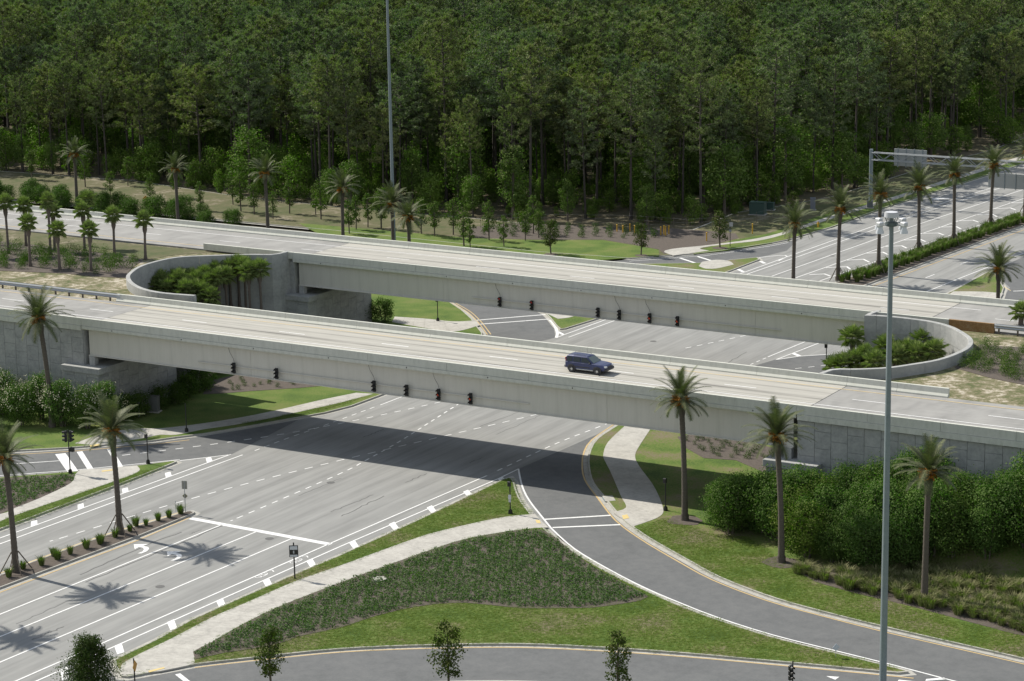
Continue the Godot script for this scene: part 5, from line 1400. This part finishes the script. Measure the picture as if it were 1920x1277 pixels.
func car():
	var o := thing("car", "dark blue off-road car with spare wheel driving on the flyover", "car", Vector3(5.05, 9.618, -5.1), 0.009)
	o.scale = Vector3(1.0, 0.95, 1.0)
	var paint := mat(lin(.014, .025, .10), 0.3, 0.2)
	paint.clearcoat_enabled = true; paint.clearcoat = 0.6
	var trim := mat(lin(.035, .036, .04), 0.6)
	var glass := mat(lin(.02, .028, .03), 0.06)
	var glass_bright := mat(lin(.10, .13, .13), 0.08)
	var m := MB.new()
	loft(m, [body_ring(-2.02, 0.50, 0.78, 1.02, 0.72, 0.78, 0.74), body_ring(-1.95, 0.40, 0.78, 1.03, 0.78, 0.85, 0.80), body_ring(-1.2, 0.34, 0.78, 1.04, 0.80, 0.875, 0.83), body_ring(0.4, 0.34, 0.78, 1.03, 0.80, 0.875, 0.83), body_ring(0.9, 0.34, 0.76, 1.03, 0.80, 0.87, 0.80), body_ring(1.6, 0.38, 0.74, 0.995, 0.79, 0.86, 0.76), body_ring(2.02, 0.42, 0.70, 0.93, 0.77, 0.83, 0.70), body_ring(2.16, 0.50, 0.68, 0.82, 0.68, 0.74, 0.62)])
	part(o, "body", m.mesh(), paint)
	# cabin
	m = MB.new()
	var rb := [Vector3(-2.0, 1.0, 0.80), Vector3(0.92, 1.0, 0.79)]
	var rt := [Vector3(-1.84, 1.60, 0.66), Vector3(0.22, 1.60, 0.65)]
	loft(m, [[Vector3(-2.0, 1.0, -0.80), Vector3(-1.86, 1.54, -0.69), Vector3(-1.80, 1.61, -0.60), Vector3(-1.80, 1.63, 0), Vector3(-1.80, 1.61, 0.60), Vector3(-1.86, 1.54, 0.69), Vector3(-2.0, 1.0, 0.80)], [Vector3(-1.2, 1.0, -0.83), Vector3(-1.2, 1.56, -0.70), Vector3(-1.2, 1.64, -0.60), Vector3(-1.2, 1.67, 0), Vector3(-1.2, 1.64, 0.60), Vector3(-1.2, 1.56, 0.70), Vector3(-1.2, 1.0, 0.83)], [Vector3(0.92, 1.0, -0.79), Vector3(0.24, 1.53, -0.68), Vector3(0.14, 1.60, -0.58), Vector3(0.14, 1.63, 0), Vector3(0.14, 1.60, 0.58), Vector3(0.24, 1.53, 0.68), Vector3(0.92, 1.0, 0.79)]])
	part(o, "cabin", m.mesh(), paint)
	for s in [-1.0, 1.0]:
		var side := func(x: float, f: float) -> Vector3: return Vector3(x, lerpf(1.04, 1.52, f), s * lerpf(0.832, 0.705, f))
		for w in [[-1.88, -1.80, -1.27, -1.27, "window"], [-1.17, -1.17, -0.42, -0.42, "window"], [-0.32, -0.32, 0.70, 0.18, "window"]]:
			quad_part(o, w[4], [side.call(w[0], 0.05), side.call(w[1], 0.95), side.call(w[3], 0.95), side.call(w[2], 0.05)], Vector3(0, 0.2, s), glass)
		m = MB.new()
		m.bx(Vector3(0.62, 1.06, s * 0.96), Vector3(0.14, 0.14, 0.18), 0.03)
		part(o, "wing_mirror", m.mesh(), trim)
		m = MB.new()
		m.bx(Vector3(2.06, 0.785, s * 0.60), Vector3(0.22, 0.17, 0.34), 0.04)
		part(o, "headlight", m.mesh(), mat(lin(.62, .64, .64), 0.15))
		m = MB.new()
		m.box(Transform3D(Basis(Vector3.BACK, 0.25), Vector3(-1.96, 1.18, s * 0.72)), Vector3(0.1, 0.46, 0.14), 0.02)
		part(o, "tail_light", m.mesh(), mat(lin(.30, .02, .02), 0.3))
		m = MB.new()
		m.tube([Vector3(-1.7, 1.66, s * 0.56), Vector3(-1.6, 1.72, s * 0.56), Vector3(-0.1, 1.71, s * 0.56), Vector3(0.0, 1.65, s * 0.56)], [0.02, 0.02, 0.02, 0.02], 6)
		part(o, "roof_rail", m.mesh(), trim)
		m = MB.new()
		m.bx(Vector3(0.05, 0.37, s * 0.84), Vector3(1.75, 0.1, 0.1), 0.02)
		part(o, "side_step", m.mesh(), mat(lin(.45, .46, .46), 0.4, 0.4))
		m = MB.new()
		m.bx(Vector3(-0.3, 0.60, s * 0.878), Vector3(1.7, 0.09, 0.02), 0.005)
		part(o, "rubbing_strip", m.mesh(), trim)
		for x in [-1.32, 1.32]:
			m = MB.new()
			for k in 10:
				var a := PI * k / 10.0 - 0.15; var b := PI * (k + 1.0) / 10.0 - 0.15
				if k == 9: b = PI + 0.15
				for f in [[0.37, 0.45]]:
					m.quad_out(Vector3(x + cos(a) * f[0], 0.36 + sin(a) * f[0], s * 0.895), Vector3(x + cos(b) * f[0], 0.36 + sin(b) * f[0], s * 0.895), Vector3(x + cos(b) * f[1], 0.36 + sin(b) * f[1], s * 0.88), Vector3(x + cos(a) * f[1], 0.36 + sin(a) * f[1], s * 0.88), Vector3(0, 0, s))
			for k in 16:
				var a := TAU * k / 16; var b := TAU * (k + 1) / 16
				m.tri_out(Vector3(x, 0.36, s * 0.885), Vector3(x + cos(a) * 0.375, 0.36 + sin(a) * 0.375, s * 0.885), Vector3(x + cos(b) * 0.375, 0.36 + sin(b) * 0.375, s * 0.885), Vector3(0, 0, s))
			part(o, "wheel_arch", m.mesh(), trim)
			var w := Node3D.new()
			w.name = "wheel"; w.position = Vector3(x, 0.335, s * 0.80)
			w.rotation.y = 0.0 if s > 0 else PI
			o.add_child(w, true)
			m = MB.new()
			lathe_z(m, [Vector2(0.21, -0.1), Vector2(0.31, -0.1), Vector2(0.335, -0.06), Vector2(0.335, 0.08), Vector2(0.30, 0.115), Vector2(0.215, 0.105)])
			part(w, "tyre", m.mesh(), M.rubber)
			m = MB.new()
			lathe_z(m, [Vector2(0.218, 0.104), Vector2(0.205, 0.085), Vector2(0.19, 0.07), Vector2(0.09, 0.09), Vector2(0.0, 0.09)])
			part(w, "rim", m.mesh(), mat(lin(.48, .48, .47), 0.35, 0.5))
	quad_part(o, "windscreen", [Vector3(0.89, 1.05, -0.70), Vector3(0.28, 1.52, -0.60), Vector3(0.28, 1.52, 0.60), Vector3(0.89, 1.05, 0.70)], Vector3(1, 1, 0), glass_bright)
	quad_part(o, "rear_window", [Vector3(-1.995, 1.08, -0.62), Vector3(-1.88, 1.5, -0.55), Vector3(-1.88, 1.5, 0.55), Vector3(-1.995, 1.08, 0.62)], Vector3(-1, 0.3, 0), glass)
	m = MB.new(); m.bx(Vector3(2.12, 0.52, 0), Vector3(0.24, 0.28, 1.58), 0.06)
	part(o, "bumper", m.mesh(), trim)
	m = MB.new(); m.bx(Vector3(-2.06, 0.52, 0), Vector3(0.2, 0.24, 1.58), 0.05)
	part(o, "bumper", m.mesh(), mat(lin(.16, .16, .17), 0.5))
	m = MB.new(); m.bx(Vector3(2.14, 0.76, 0), Vector3(0.1, 0.13, 0.8), 0.02)
	part(o, "grille", m.mesh(), M.black)
	m = MB.new(); lathe_z(m, [Vector2(0.0, -0.1), Vector2(0.30, -0.1), Vector2(0.33, -0.06), Vector2(0.33, 0.06), Vector2(0.28, 0.1), Vector2(0.0, 0.1)])
	part(o, "spare_wheel", m.mesh(), M.rubber, Transform3D(Basis(Vector3.UP, -PI / 2), Vector3(-2.16, 0.98, 0.05)))
	m = MB.new(); m.bx(Vector3(0, 0.32, 0), Vector3(3.6, 0.2, 1.4), 0.03)
	part(o, "underbody", m.mesh(), M.black)

func signal_head(o: Node3D, lit: int, xf := Transform3D.IDENTITY, direct := false):
	var h: Node3D = o
	if not direct:
		h = Node3D.new(); h.name = "signal_head"; o.add_child(h, true); h.transform = xf
	for k in 3:
		var y := 0.36 - k * 0.36
		var b := MB.new()
		b.bx(Vector3(0, y, 0), Vector3(0.34, 0.35, 0.2), 0.03)
		part(h, "housing", b.mesh(), M.black)
		b = MB.new()
		for i in 10:
			var a := PI * (i / 10.0) * 1.25 - 0.39; var e := PI * ((i + 1) / 10.0) * 1.25 - 0.39
			var r := 0.145
			b.quad(Vector3(cos(a) * r, y + sin(a) * r, 0.1), Vector3(cos(e) * r, y + sin(e) * r, 0.1), Vector3(cos(e) * r, y + sin(e) * r, 0.32), Vector3(cos(a) * r, y + sin(a) * r, 0.32))
		part(h, "visor", b.mesh(), M.black)
		b = MB.new()
		for i in 14:
			var a := TAU * i / 14; var e := TAU * (i + 1) / 14
			b.tri_out(Vector3(0, y, 0.13), Vector3(cos(a) * 0.13, y + sin(a) * 0.13, 0.105), Vector3(cos(e) * 0.13, y + sin(e) * 0.13, 0.105), Vector3.BACK)
		part(h, "lens", b.mesh(), [M.lamp_red, M.lamp_orange, M.lens_dark][k] if lit == k else M.lens_dark)

func post(b: MB, h: float, r := 0.055):
	b.tube([Vector3.ZERO, Vector3(0, h, 0)], [r, r * 0.9], 10)

func plate(o: Node3D, called: String, at: Vector3, size: Vector2, m: Material, turn := 0.0, roll := 0.0) -> MeshInstance3D:
	var b := MB.new()
	b.box(Transform3D(Basis(Vector3.UP, turn) * Basis(Vector3.BACK, roll), at), Vector3(size.x, size.y, 0.02), 0.006)
	return part(o, called, b.mesh(), m)

func black_post(at: Vector2, h: float, label: String, ped := true):
	var o := thing("signal_post", label, "post", at3(at))
	var b := MB.new()
	b.tube([Vector3.ZERO, Vector3(0, 0.1, 0), Vector3(0, 0.32, 0), Vector3(0, 0.4, 0)], [0.2, 0.2, 0.16, 0.06], 12)
	part(o, "base", b.mesh(), M.black)
	b = MB.new(); post(b, h, 0.055)
	part(o, "pole", b.mesh(), M.black)
	if ped:
		b = MB.new(); b.bx(Vector3(0, h - 0.2, 0.12), Vector3(0.3, 0.45, 0.2), 0.03)
		part(o, "pedestrian_signal", b.mesh(), M.black)
	return o

func high_mast(at: Vector2, h: float, label: String, lamps: bool):
	var o := thing("lamp_mast", label, "lamp mast", at3(at))
	var b := MB.new()
	var path := []; var rad := []
	for i in 13:
		path.append(Vector3(0, h * i / 12.0, 0)); rad.append(lerpf(0.26, 0.15, i / 12.0))
	b.tube(path, rad, 12)
	part(o, "pole", b.mesh(), M.mast)
	b = MB.new(); b.bx(Vector3(0, 0.08, 0), Vector3(0.9, 0.16, 0.9), 0.03)
	part(o, "base", b.mesh(), M.kerb)
	if not lamps: return
	b = MB.new()
	b.tube([Vector3(0, h - 0.55, 0), Vector3(0, h - 0.5, 0), Vector3(0, h - 0.3, 0), Vector3(0, h - 0.25, 0)], [0.3, 0.42, 0.42, 0.3], 14)
	for k in 10:
		var a := TAU * k / 10
		b.tube([Vector3(cos(a) * 0.3, h - 0.3, sin(a) * 0.3), Vector3(cos(a) * 0.45, h + 0.1, sin(a) * 0.45)], [0.02, 0.02], 5)
	part(o, "ring", b.mesh(), mat(lin(.12, .15, .15), 0.5, 0.4))
	b = MB.new()
	b.tube([Vector3(0, h + 0.05, 0), Vector3(0, h + 0.08, 0), Vector3(0, h + 0.34, 0), Vector3(0, h + 0.40, 0)], [0.42, 0.49, 0.47, 0.40], 24)
	part(o, "head_cap", b.mesh(), mat(lin(.56, .57, .60), 0.5))
	for k in 4:
		var a := TAU * k / 4 + 0.35
		var d := Vector3(cos(a), 0, sin(a))
		var l := Node3D.new()
		l.name = "lamp"; l.position = Vector3(0, h - 0.45, 0) + d * 1.1
		o.add_child(l, true)
		b = MB.new(); b.tube([-d * 0.85 + Vector3(0, 0.05, 0), Vector3(0, 0.05, 0)], [0.04, 0.04], 6)
		part(l, "arm", b.mesh(), M.mast)
		b = MB.new(); b.bx(Vector3(0, 0.16, 0), Vector3(0.42, 0.3, 0.36), 0.05, -a)
		part(l, "ballast_box", b.mesh(), mat(lin(.60, .61, .63), 0.5))
		b = MB.new(); b.tube([Vector3(0, 0.0, 0), Vector3(0, -0.12, 0), Vector3(0, -0.36, 0), Vector3(0, -0.44, 0)], [0.14, 0.18, 0.27, 0.27], 16)
		part(l, "shade", b.mesh(), mat(lin(.70, .73, .80), 0.35))

func cabinet(called: String, label: String, at: Vector2, s: Vector3, m: Material, turn := 0.0):
	var o := thing(called, label, "cabinet", at3(at), turn)
	var b := MB.new(); b.bx(Vector3(0, 0.06, 0), Vector3(s.x + 0.3, 0.12, s.z + 0.3), 0.02)
	part(o, "plinth", b.mesh(), M.kerb)
	b = MB.new(); b.bx(Vector3(0, 0.12 + s.y * 0.5, 0), s, 0.03)
	part(o, "case", b.mesh(), m)
	b = MB.new(); b.bx(Vector3(0, 0.16 + s.y, 0), Vector3(s.x + 0.1, 0.08, s.z + 0.1), 0.02)
	part(o, "lid", b.mesh(), m)

func street_things():
	M.lens_dark = mat(lin(.03, .022, .02), 0.25)
	M.lamp_red = mat(lin(.3, .02, .02), 0.4)
	M.lamp_red.emission_enabled = true; M.lamp_red.emission = Color(0.9, 0.06, 0.05); M.lamp_red.emission_energy_multiplier = 0.12
	M.lamp_orange = mat(lin(.3, .06, .02), 0.4)
	M.lamp_orange.emission_enabled = true; M.lamp_orange.emission = Color(1.0, 0.25, 0.05); M.lamp_orange.emission_energy_multiplier = 0.15
	car()
	for q in [[-31.41, -1, 0.5], [-26.28, -1, 0.5], [-14.98, -1, 0.15], [-11.34, -1, 0.15], [-7.81, 1, 0.0], [-4.34, 1, 0.0]]:
		var o := thing("traffic_signal", ["unlit black traffic signal on girder below the blue car's flyover", "black traffic signal with orange lit lens below the blue car's flyover"][1 if q[1] == 1 else 0], "traffic light", NO + Vector3(q[0], 7.2, -0.16 - 0.009 * q[0]), NR, "traffic signals under the blue car's flyover")
		signal_head(o, q[1], Transform3D.IDENTITY, true)
		cable(o, q[0] in [-31.41, -14.98, -7.81])
	for q in [[-24.42, 0], [-20.33, 0], [-12.09, -1], [-9.49, -1], [-5.83, 1], [-2.54, 1]]:
		var o := thing("traffic_signal", {0: "black traffic signal lit red below the empty flyover", -1: "unlit black traffic signal on girder below the empty flyover", 1: "black traffic signal with orange lit lens below the empty flyover"}[q[1]], "traffic light", FO + Vector3(q[0], 7.2, -0.16 + 0.007 * q[0]), FR, "traffic signals under the empty flyover")
		signal_head(o, q[1], Transform3D.IDENTITY, true)
		cable(o, q[0] in [-24.42, -9.49, -5.83])
	high_mast(Vector2(49.77, 33.58), 33.1, "tall grey lamp mast with four white lamps beside the slip road", true)
	high_mast(Vector2(-76.93, -94.84), 42.0, "tall grey mast standing before the pine woods", false)
	# overhead sign gantry across the far road
	var g := thing("sign_gantry", "grey steel truss gantry carrying sign boards over the far road", "gantry", Vector3(-29.06, 0.14, -153.6))
	for x in [0.0, 33.0]:
		var b := MB.new(); b.tube([Vector3(x, 0, 0), Vector3(x, 8.4, 0)], [0.3, 0.27], 12)
		part(g, "column", b.mesh(), M.mast)
	for q in [[7.9, 0.45], [6.8, 0.45], [6.8, -0.45], [7.9, -0.45]]:
		var b := MB.new(); b.tube([Vector3(0.25, q[0], q[1]), Vector3(32.8, q[0], q[1])], [0.075, 0.075], 6)
		part(g, "chord", b.mesh(), M.galv)
	for k in 11:
		var x := 0.4 + k * 2.95
		for z in [0.45, -0.45]:
			var b := MB.new()
			b.tube([Vector3(x, 7.9, z), Vector3(x + 1.47, 6.8, z), Vector3(x + 2.95, 7.9, z)], [0.045, 0.045, 0.045], 5)
			part(g, "brace", b.mesh(), M.galv)
		var c := MB.new(); c.tube([Vector3(x, 7.9, 0.45), Vector3(x, 7.9, -0.45)], [0.04, 0.04], 5); c.tube([Vector3(x, 6.8, 0.45), Vector3(x, 6.8, -0.45)], [0.04, 0.04], 5)
		part(g, "strut", c.mesh(), M.galv)
	for q in [[3.4, 5.2, 8.6, 6.0], [24.0, 6.0, 8.9, 5.4], [18.3, 6.8, 5.9, 3.7]]:
		var bo := Node3D.new(); bo.name = "sign_board"; bo.position = Vector3(q[0] + q[1] * 0.5, (q[2] + q[3]) * 0.5, -0.75); g.add_child(bo, true)
		var b := MB.new(); b.bx(Vector3.ZERO, Vector3(q[1], q[2] - q[3], 0.06), 0.02)
		part(bo, "panel", b.mesh(), mat(lin(.34, .36, .36), 0.5, 0.3))
		for k in 4:
			b = MB.new(); b.bx(Vector3(lerpf(-q[1] * 0.38, q[1] * 0.38, k / 3.0), 0, 0.09), Vector3(0.1, q[2] - q[3] + 0.3, 0.1))
			part(bo, "mounting_rail", b.mesh(), M.mast)
		for k in 2:
			b = MB.new(); b.bx(Vector3(0, lerpf(-0.38, 0.38, k) * (q[2] - q[3]), 0.045), Vector3(q[1] * 0.96, 0.1, 0.03))
			part(bo, "stiffener", b.mesh(), M.galv)
	# signs and posts
	var sg := thing("bus_stop_sign", "white and black panel sign on slim black post beside sidewalk", "sign", at3(Vector2(-0.72, 32.89)), 0.55)
	var b := MB.new(); post(b, 3.0, 0.06)
	part(sg, "post", b.mesh(), M.black)
	plate(sg, "frame", Vector3(0, 2.3, 0.075), Vector2(0.72, 0.98), M.black)
	plate(sg, "panel", Vector3(0, 2.58, 0.092), Vector2(0.6, 0.30), mat(lin(.55, .57, .60), 0.6))
	plate(sg, "panel", Vector3(0, 2.24, 0.092), Vector2(0.62, 0.32), M.black)
	plate(sg, "pictogram", Vector3(0, 2.24, 0.108), Vector2(0.10, 0.24), mat(lin(.4, .42, .44), 0.6))
	plate(sg, "panel", Vector3(0, 1.93, 0.092), Vector2(0.6, 0.17), mat(lin(.5, .52, .55), 0.6))
	sg = thing("road_sign", "grey backs of square and diamond road signs at median tip", "sign", at3(Vector2(-20.1, 22.62)), 0.35)
	b = MB.new(); post(b, 2.8, 0.035)
	part(sg, "post", b.mesh(), M.galv)
	plate(sg, "panel", Vector3(0, 2.45, -0.05), Vector2(0.5, 0.75), mat(lin(.30, .30, .27), 0.5, 0.2))
	plate(sg, "panel", Vector3(0, 1.45, -0.05), Vector2(0.36, 0.36), mat(lin(.24, .23, .15), 0.5, 0.2), 0.0, PI / 4)
	sg = thing("marker_post", "small thin dark post beside grass tuft at median tip", "post", at3(Vector2(-20.86, 23.02)))
	b = MB.new(); post(b, 0.95, 0.02)
	part(sg, "post", b.mesh(), M.mast)
	b = MB.new(); b.bx(Vector3(0, 0.92, 0), Vector3(0.09, 0.14, 0.05), 0.02)
	part(sg, "reflector", b.mesh(), M.mast)
	sg = black_post(Vector2(5.41, 9.68), 2.9, "black post with white notice on triangular lawn by ramp crossing")
	plate(sg, "notice", Vector3(0, 1.5, 0.07), Vector2(0.26, 0.42), mat(lin(.55, .56, .60), 0.6), 0.5)
	plate(sg, "notice", Vector3(0, 1.15, 0.07), Vector2(0.2, 0.22), mat(lin(.5, .51, .55), 0.6), 0.5)
	black_post(Vector2(16.87, 2.55), 2.9, "black signal post beside the curved path under the flyover")
	black_post(Vector2(-33.21, 11.91), 2.9, "plain black post at the tip of the left traffic island", true)
	black_post(Vector2(-37.36, 1), 2.9, "black post in the flyover's shadow beside the left path", false)
	black_post(Vector2(-42.91, -53.56), 2.8, "black post at far ramp crossing seen between the flyovers", true)
	black_post(Vector2(8.69, -50.66), 3.1, "black post by the right recess between the flyovers", true)
	var ts: Node3D = black_post(Vector2(-37.58, 17.89), 4.2, "black post with traffic signal and pedestrian box at crossing", false)
	signal_head(ts, -1, Transform3D(Basis(Vector3.UP, -1.2), Vector3(-0.2, 3.55, 0.1)))
	signal_head(ts, -1, Transform3D(Basis(Vector3.UP, 1.9), Vector3(0.15, 3.55, -0.15)))
	b = MB.new(); b.bx(Vector3(0.42, 2.35, 0.05), Vector3(0.46, 0.42, 0.3), 0.04)
	b.tube([Vector3(0, 2.4, 0), Vector3(0.25, 2.4, 0.02)], [0.03, 0.03], 6)
	part(ts, "pedestrian_signal", b.mesh(), M.black)
	sg = thing("road_sign", "orange yellow sign edge-on on black post by near path end", "sign", at3(Vector2(2.75, 56.72)), 1.9)
	b = MB.new(); post(b, 1.5 + 0.2, 0.05)
	part(sg, "post", b.mesh(), M.black)
	plate(sg, "panel", Vector3(0, 1.15, 0.07), Vector2(0.62, 0.62), mat(lin(.52, .26, .03), 0.5), 0.0, PI / 4)
	sg = thing("small_sign", "small white sign on short post beside the ramp's inner edge", "sign", at3(Vector2(44.22, 28.81)), 0.9)
	b = MB.new(); post(b, 0.9, 0.02)
	part(sg, "post", b.mesh(), M.galv)
	plate(sg, "panel", Vector3(0, 0.75, 0.03), Vector2(0.42, 0.42), mat(lin(.55, .58, .66), 0.6), 0.0, PI / 4)
	sg = thing("small_sign", "small white sign under the bushes beside left path", "sign", at3(Vector2(-46.86, 4.54)), 0.5)
	b = MB.new(); post(b, 0.9, 0.02)
	part(sg, "post", b.mesh(), M.galv)
	plate(sg, "panel", Vector3(0, 0.7, 0.03), Vector2(0.25, 0.4), mat(lin(.6, .62, .66), 0.6))
	sg = thing("signal_post", "black signal top at the near edge of the side road", "traffic light", at3(Vector2(44.68, 37.26)))
	b = MB.new(); post(b, 2.6, 0.05)
	part(sg, "pole", b.mesh(), M.black)
	signal_head(sg, -1, Transform3D(Basis(Vector3.UP, 1.0), Vector3(-0.1, 1.75, 0.1)))
	sg = thing("warning_sign", "orange triangular warning sign behind the far barrier hedge", "sign", at3(Vector2(-128.46, -102.41)), 0.6)
	b = MB.new(); post(b, 1.9, 0.03)
	part(sg, "post", b.mesh(), M.galv)
	plate(sg, "panel", Vector3(0, 1.5, 0.04), Vector2(0.7, 0.7), mat(lin(.55, .25, .03), 0.6), 0.0, PI / 4)
	sg = thing("road_sign", "signs on black post beside the far pavement and street tree", "sign", at3(Vector2(-32.77, -112.5)), 0.5)
	b = MB.new(); post(b, 3.8, 0.05)
	part(sg, "post", b.mesh(), M.black)
	plate(sg, "panel", Vector3(0.12, 3.1, 0.06), Vector2(0.5, 0.6), mat(lin(.42, .42, .42), 0.6))
	plate(sg, "panel", Vector3(0, 2.2, 0.06), Vector2(0.35, 0.3), mat(lin(.3, .32, .36), 0.6))
	# utility boxes
	var green := mat(lin(.035, .075, .062), 0.5)
	cabinet("utility_box", "large dark green utility box on concrete plinth before the woods", Vector2(-40.41, -137.65), Vector3(2.3, 1.7, 1.5), green, 0.2)
	cabinet("utility_box", "small dark green utility box beside the large green one", Vector2(-40.28, -141.88), Vector3(1.0, 1.0, 0.9), green, 0.2)
	cabinet("utility_cabinet", "slim grey cabinet on the verge by the far pavement", Vector2(-34.59, -144.57), Vector3(0.75, 1.7, 0.6), mat(lin(.18, .19, .22), 0.5), 0.4)
	cabinet("utility_cabinet", "squat grey cabinet by the far pavement nearer the gantry", Vector2(-27.64, -149.95), Vector3(0.9, 0.9, 0.7), mat(lin(.12, .13, .14), 0.5), 0.4)
	cabinet("utility_cabinet", "tall grey cabinet on shaded lawn under the flyover", Vector2(-45.27, -3.65), Vector3(1.0, 1.5, 0.7), mat(lin(.12, .125, .12), 0.6), 0.3)
	sg = thing("marker_post", "pale grey post on shaded lawn beside tall cabinet", "post", at3(Vector2(-45.42, -1.39)))
	b = MB.new(); post(b, 1.5, 0.07)
	part(sg, "post", b.mesh(), M.wall)
	b = MB.new(); b.bx(Vector3(0, 1.5, 0), Vector3(0.2, 0.12, 0.2), 0.02)
	part(sg, "cap", b.mesh(), M.wall)
	# yellow pipes, hydrant and fence by the woods
	var yel := mat(lin(.55, .33, .03), 0.5)
	for q in [[Vector2(-50.82, -116.78), 1.1], [Vector2(-49.79, -116.31), 1.0], [Vector2(-45.43, -116.04), 1.2], [Vector2(-45.21, -116.61), 1.3], [Vector2(-44.62, -115.96), 1.3], [Vector2(-44.79, -117.29), 1.2], [Vector2(-37.51, -114.74), 1.2], [Vector2(-34.25, -122.81), 1.4], [Vector2(-52.49, -115.98), 1.0], [Vector2(-51.31, -115.58), 1.0]]:
		sg = thing("yellow_pipe", "yellow upright pipe marker by the mulch bed before the woods", "pipe", at3(q[0]), 0.0, "yellow pipes by the mulch bed")
		b = MB.new(); post(b, q[1], 0.09)
		part(sg, "pipe", b.mesh(), yel)
		b = MB.new(); b.bx(Vector3(0, q[1], 0), Vector3(0.22, 0.12, 0.22), 0.04)
		part(sg, "cap", b.mesh(), yel)
	sg = thing("fire_hydrant", "orange yellow fire hydrant on the grass strip by far kerb", "hydrant", at3(Vector2(-27.97, -131.56)))
	b = MB.new(); b.tube([Vector3.ZERO, Vector3(0, 0.06, 0), Vector3(0, 0.08, 0), Vector3(0, 0.62, 0), Vector3(0, 0.72, 0), Vector3(0, 0.84, 0)], [0.2, 0.2, 0.13, 0.13, 0.15, 0.04], 10)
	part(sg, "barrel", b.mesh(), yel)
	b = MB.new(); b.tube([Vector3(-0.24, 0.52, 0), Vector3(0.24, 0.52, 0)], [0.07, 0.07], 8)
	part(sg, "nozzle", b.mesh(), yel)
	var fl := V([-72.74, -108.22, -69.65, -115.13, -53.39, -121.39, -44.08, -121.93, -37.99, -128.73, -36.84, -137.29])
	sg = thing("wire_fence", "low wire fence with thin posts along the woods' edge", "fence", Vector3.ZERO)
	var fp := resample(fl, 26)
	for i in 27:
		b = MB.new(); b.tube([at3(fp[i]), at3(fp[i], 1.75)], [0.025, 0.025], 5)
		part(sg, "post", b.mesh(), M.timber)
		if i < 26:
			for y in [0.5, 1.05, 1.6]:
				b = MB.new(); b.tube([at3(fp[i], y), at3(fp[i + 1], y)], [0.005, 0.005], 4, false)
				part(sg, "wire", b.mesh(), M.galv)
	sg = thing("concrete_cover", "flat pale concrete cover in the ground cover bed", "cover", at3(Vector2(5.51, 30.01), 0.17))
	b = MB.new(); b.tube([Vector3.ZERO, Vector3(0, 0.1, 0), Vector3(0, 0.12, 0)], [0.62, 0.62, 0.56], 18)
	part(sg, "slab", b.mesh(), M.walk)
	b = MB.new(); b.tube([Vector3(0, 0.12, 0), Vector3(0, 0.14, 0)], [0.3, 0.3], 16)
	part(sg, "lid", b.mesh(), M.kerb)
	sg = thing("drain_inlet", "dark storm drain inlet in kerb of the ramp", "drain", at3(Vector2(10.45, 1.94), 0.0), 0.7)
	b = MB.new(); b.bx(Vector3(0.45, 0.1, 0), Vector3(0.9, 0.12, 1.6), 0.02)
	part(sg, "slab", b.mesh(), M.kerb)
	b = MB.new(); b.bx(Vector3(-0.02, 0.07, 0), Vector3(0.1, 0.1, 1.3))
	part(sg, "opening", b.mesh(), M.mast)
	# guard rails
	guard_rail("grey steel guard rail leading to the blue car's flyover parapet", NO + Vector3(0, 0, -11.15), NR, -104, -54.6)
	guard_rail("dark steel guard rail after the rust stained parapet end", FO + Vector3(0, 0, -0.1), FR, 32.1, 75)

func cable(o: Node3D, on: bool):
	var b := MB.new()
	b.bx(Vector3(0, 0.12, -0.16), Vector3(0.12, 0.5, 0.16), 0.02)
	part(o, "bracket", b.mesh(), M.black)
	if on:
		b = MB.new()
		b.tube([Vector3(0.02, 0.5, -0.1), Vector3(-0.12, 0.9, -0.12), Vector3(-0.5, 1.5, -0.1), Vector3(-0.62, 2.0, -0.06)], [0.018, 0.018, 0.018, 0.018], 5)
		part(o, "cable", b.mesh(), M.black)

func guard_rail(label: String, org: Vector3, rot: float, x0: float, x1: float):
	var o := thing("guard_rail", label, "guard rail", org, rot)
	var b := MB.new()
	extrude(b, V([0.10, 9.94, 0.17, 10.05, 0.10, 10.17, 0.17, 10.29, 0.10, 10.40, 0.08, 10.40, 0.15, 10.29, 0.08, 10.17, 0.15, 10.05, 0.08, 9.94]), x0, x1)
	part(o, "beam", b.mesh(), M.galv)
	b = MB.new()
	extrude(b, V([-0.10, 9.94, -0.17, 10.05, -0.10, 10.17, -0.17, 10.29, -0.10, 10.40, -0.08, 10.40, -0.15, 10.29, -0.08, 10.17, -0.15, 10.05, -0.08, 9.94]), x0, x1)
	part(o, "beam", b.mesh(), M.galv)
	var n := int((x1 - x0) / 1.9)
	var pb := MB.new(); pb.bx(Vector3(0, 9.82, 0), Vector3(0.14, 0.95, 0.16))
	var mesh := pb.mesh()
	for i in n: part(o, "post", mesh, M.timber, Transform3D(Basis.IDENTITY, Vector3(x0 + 0.4 + i * 1.9, 0, 0)))
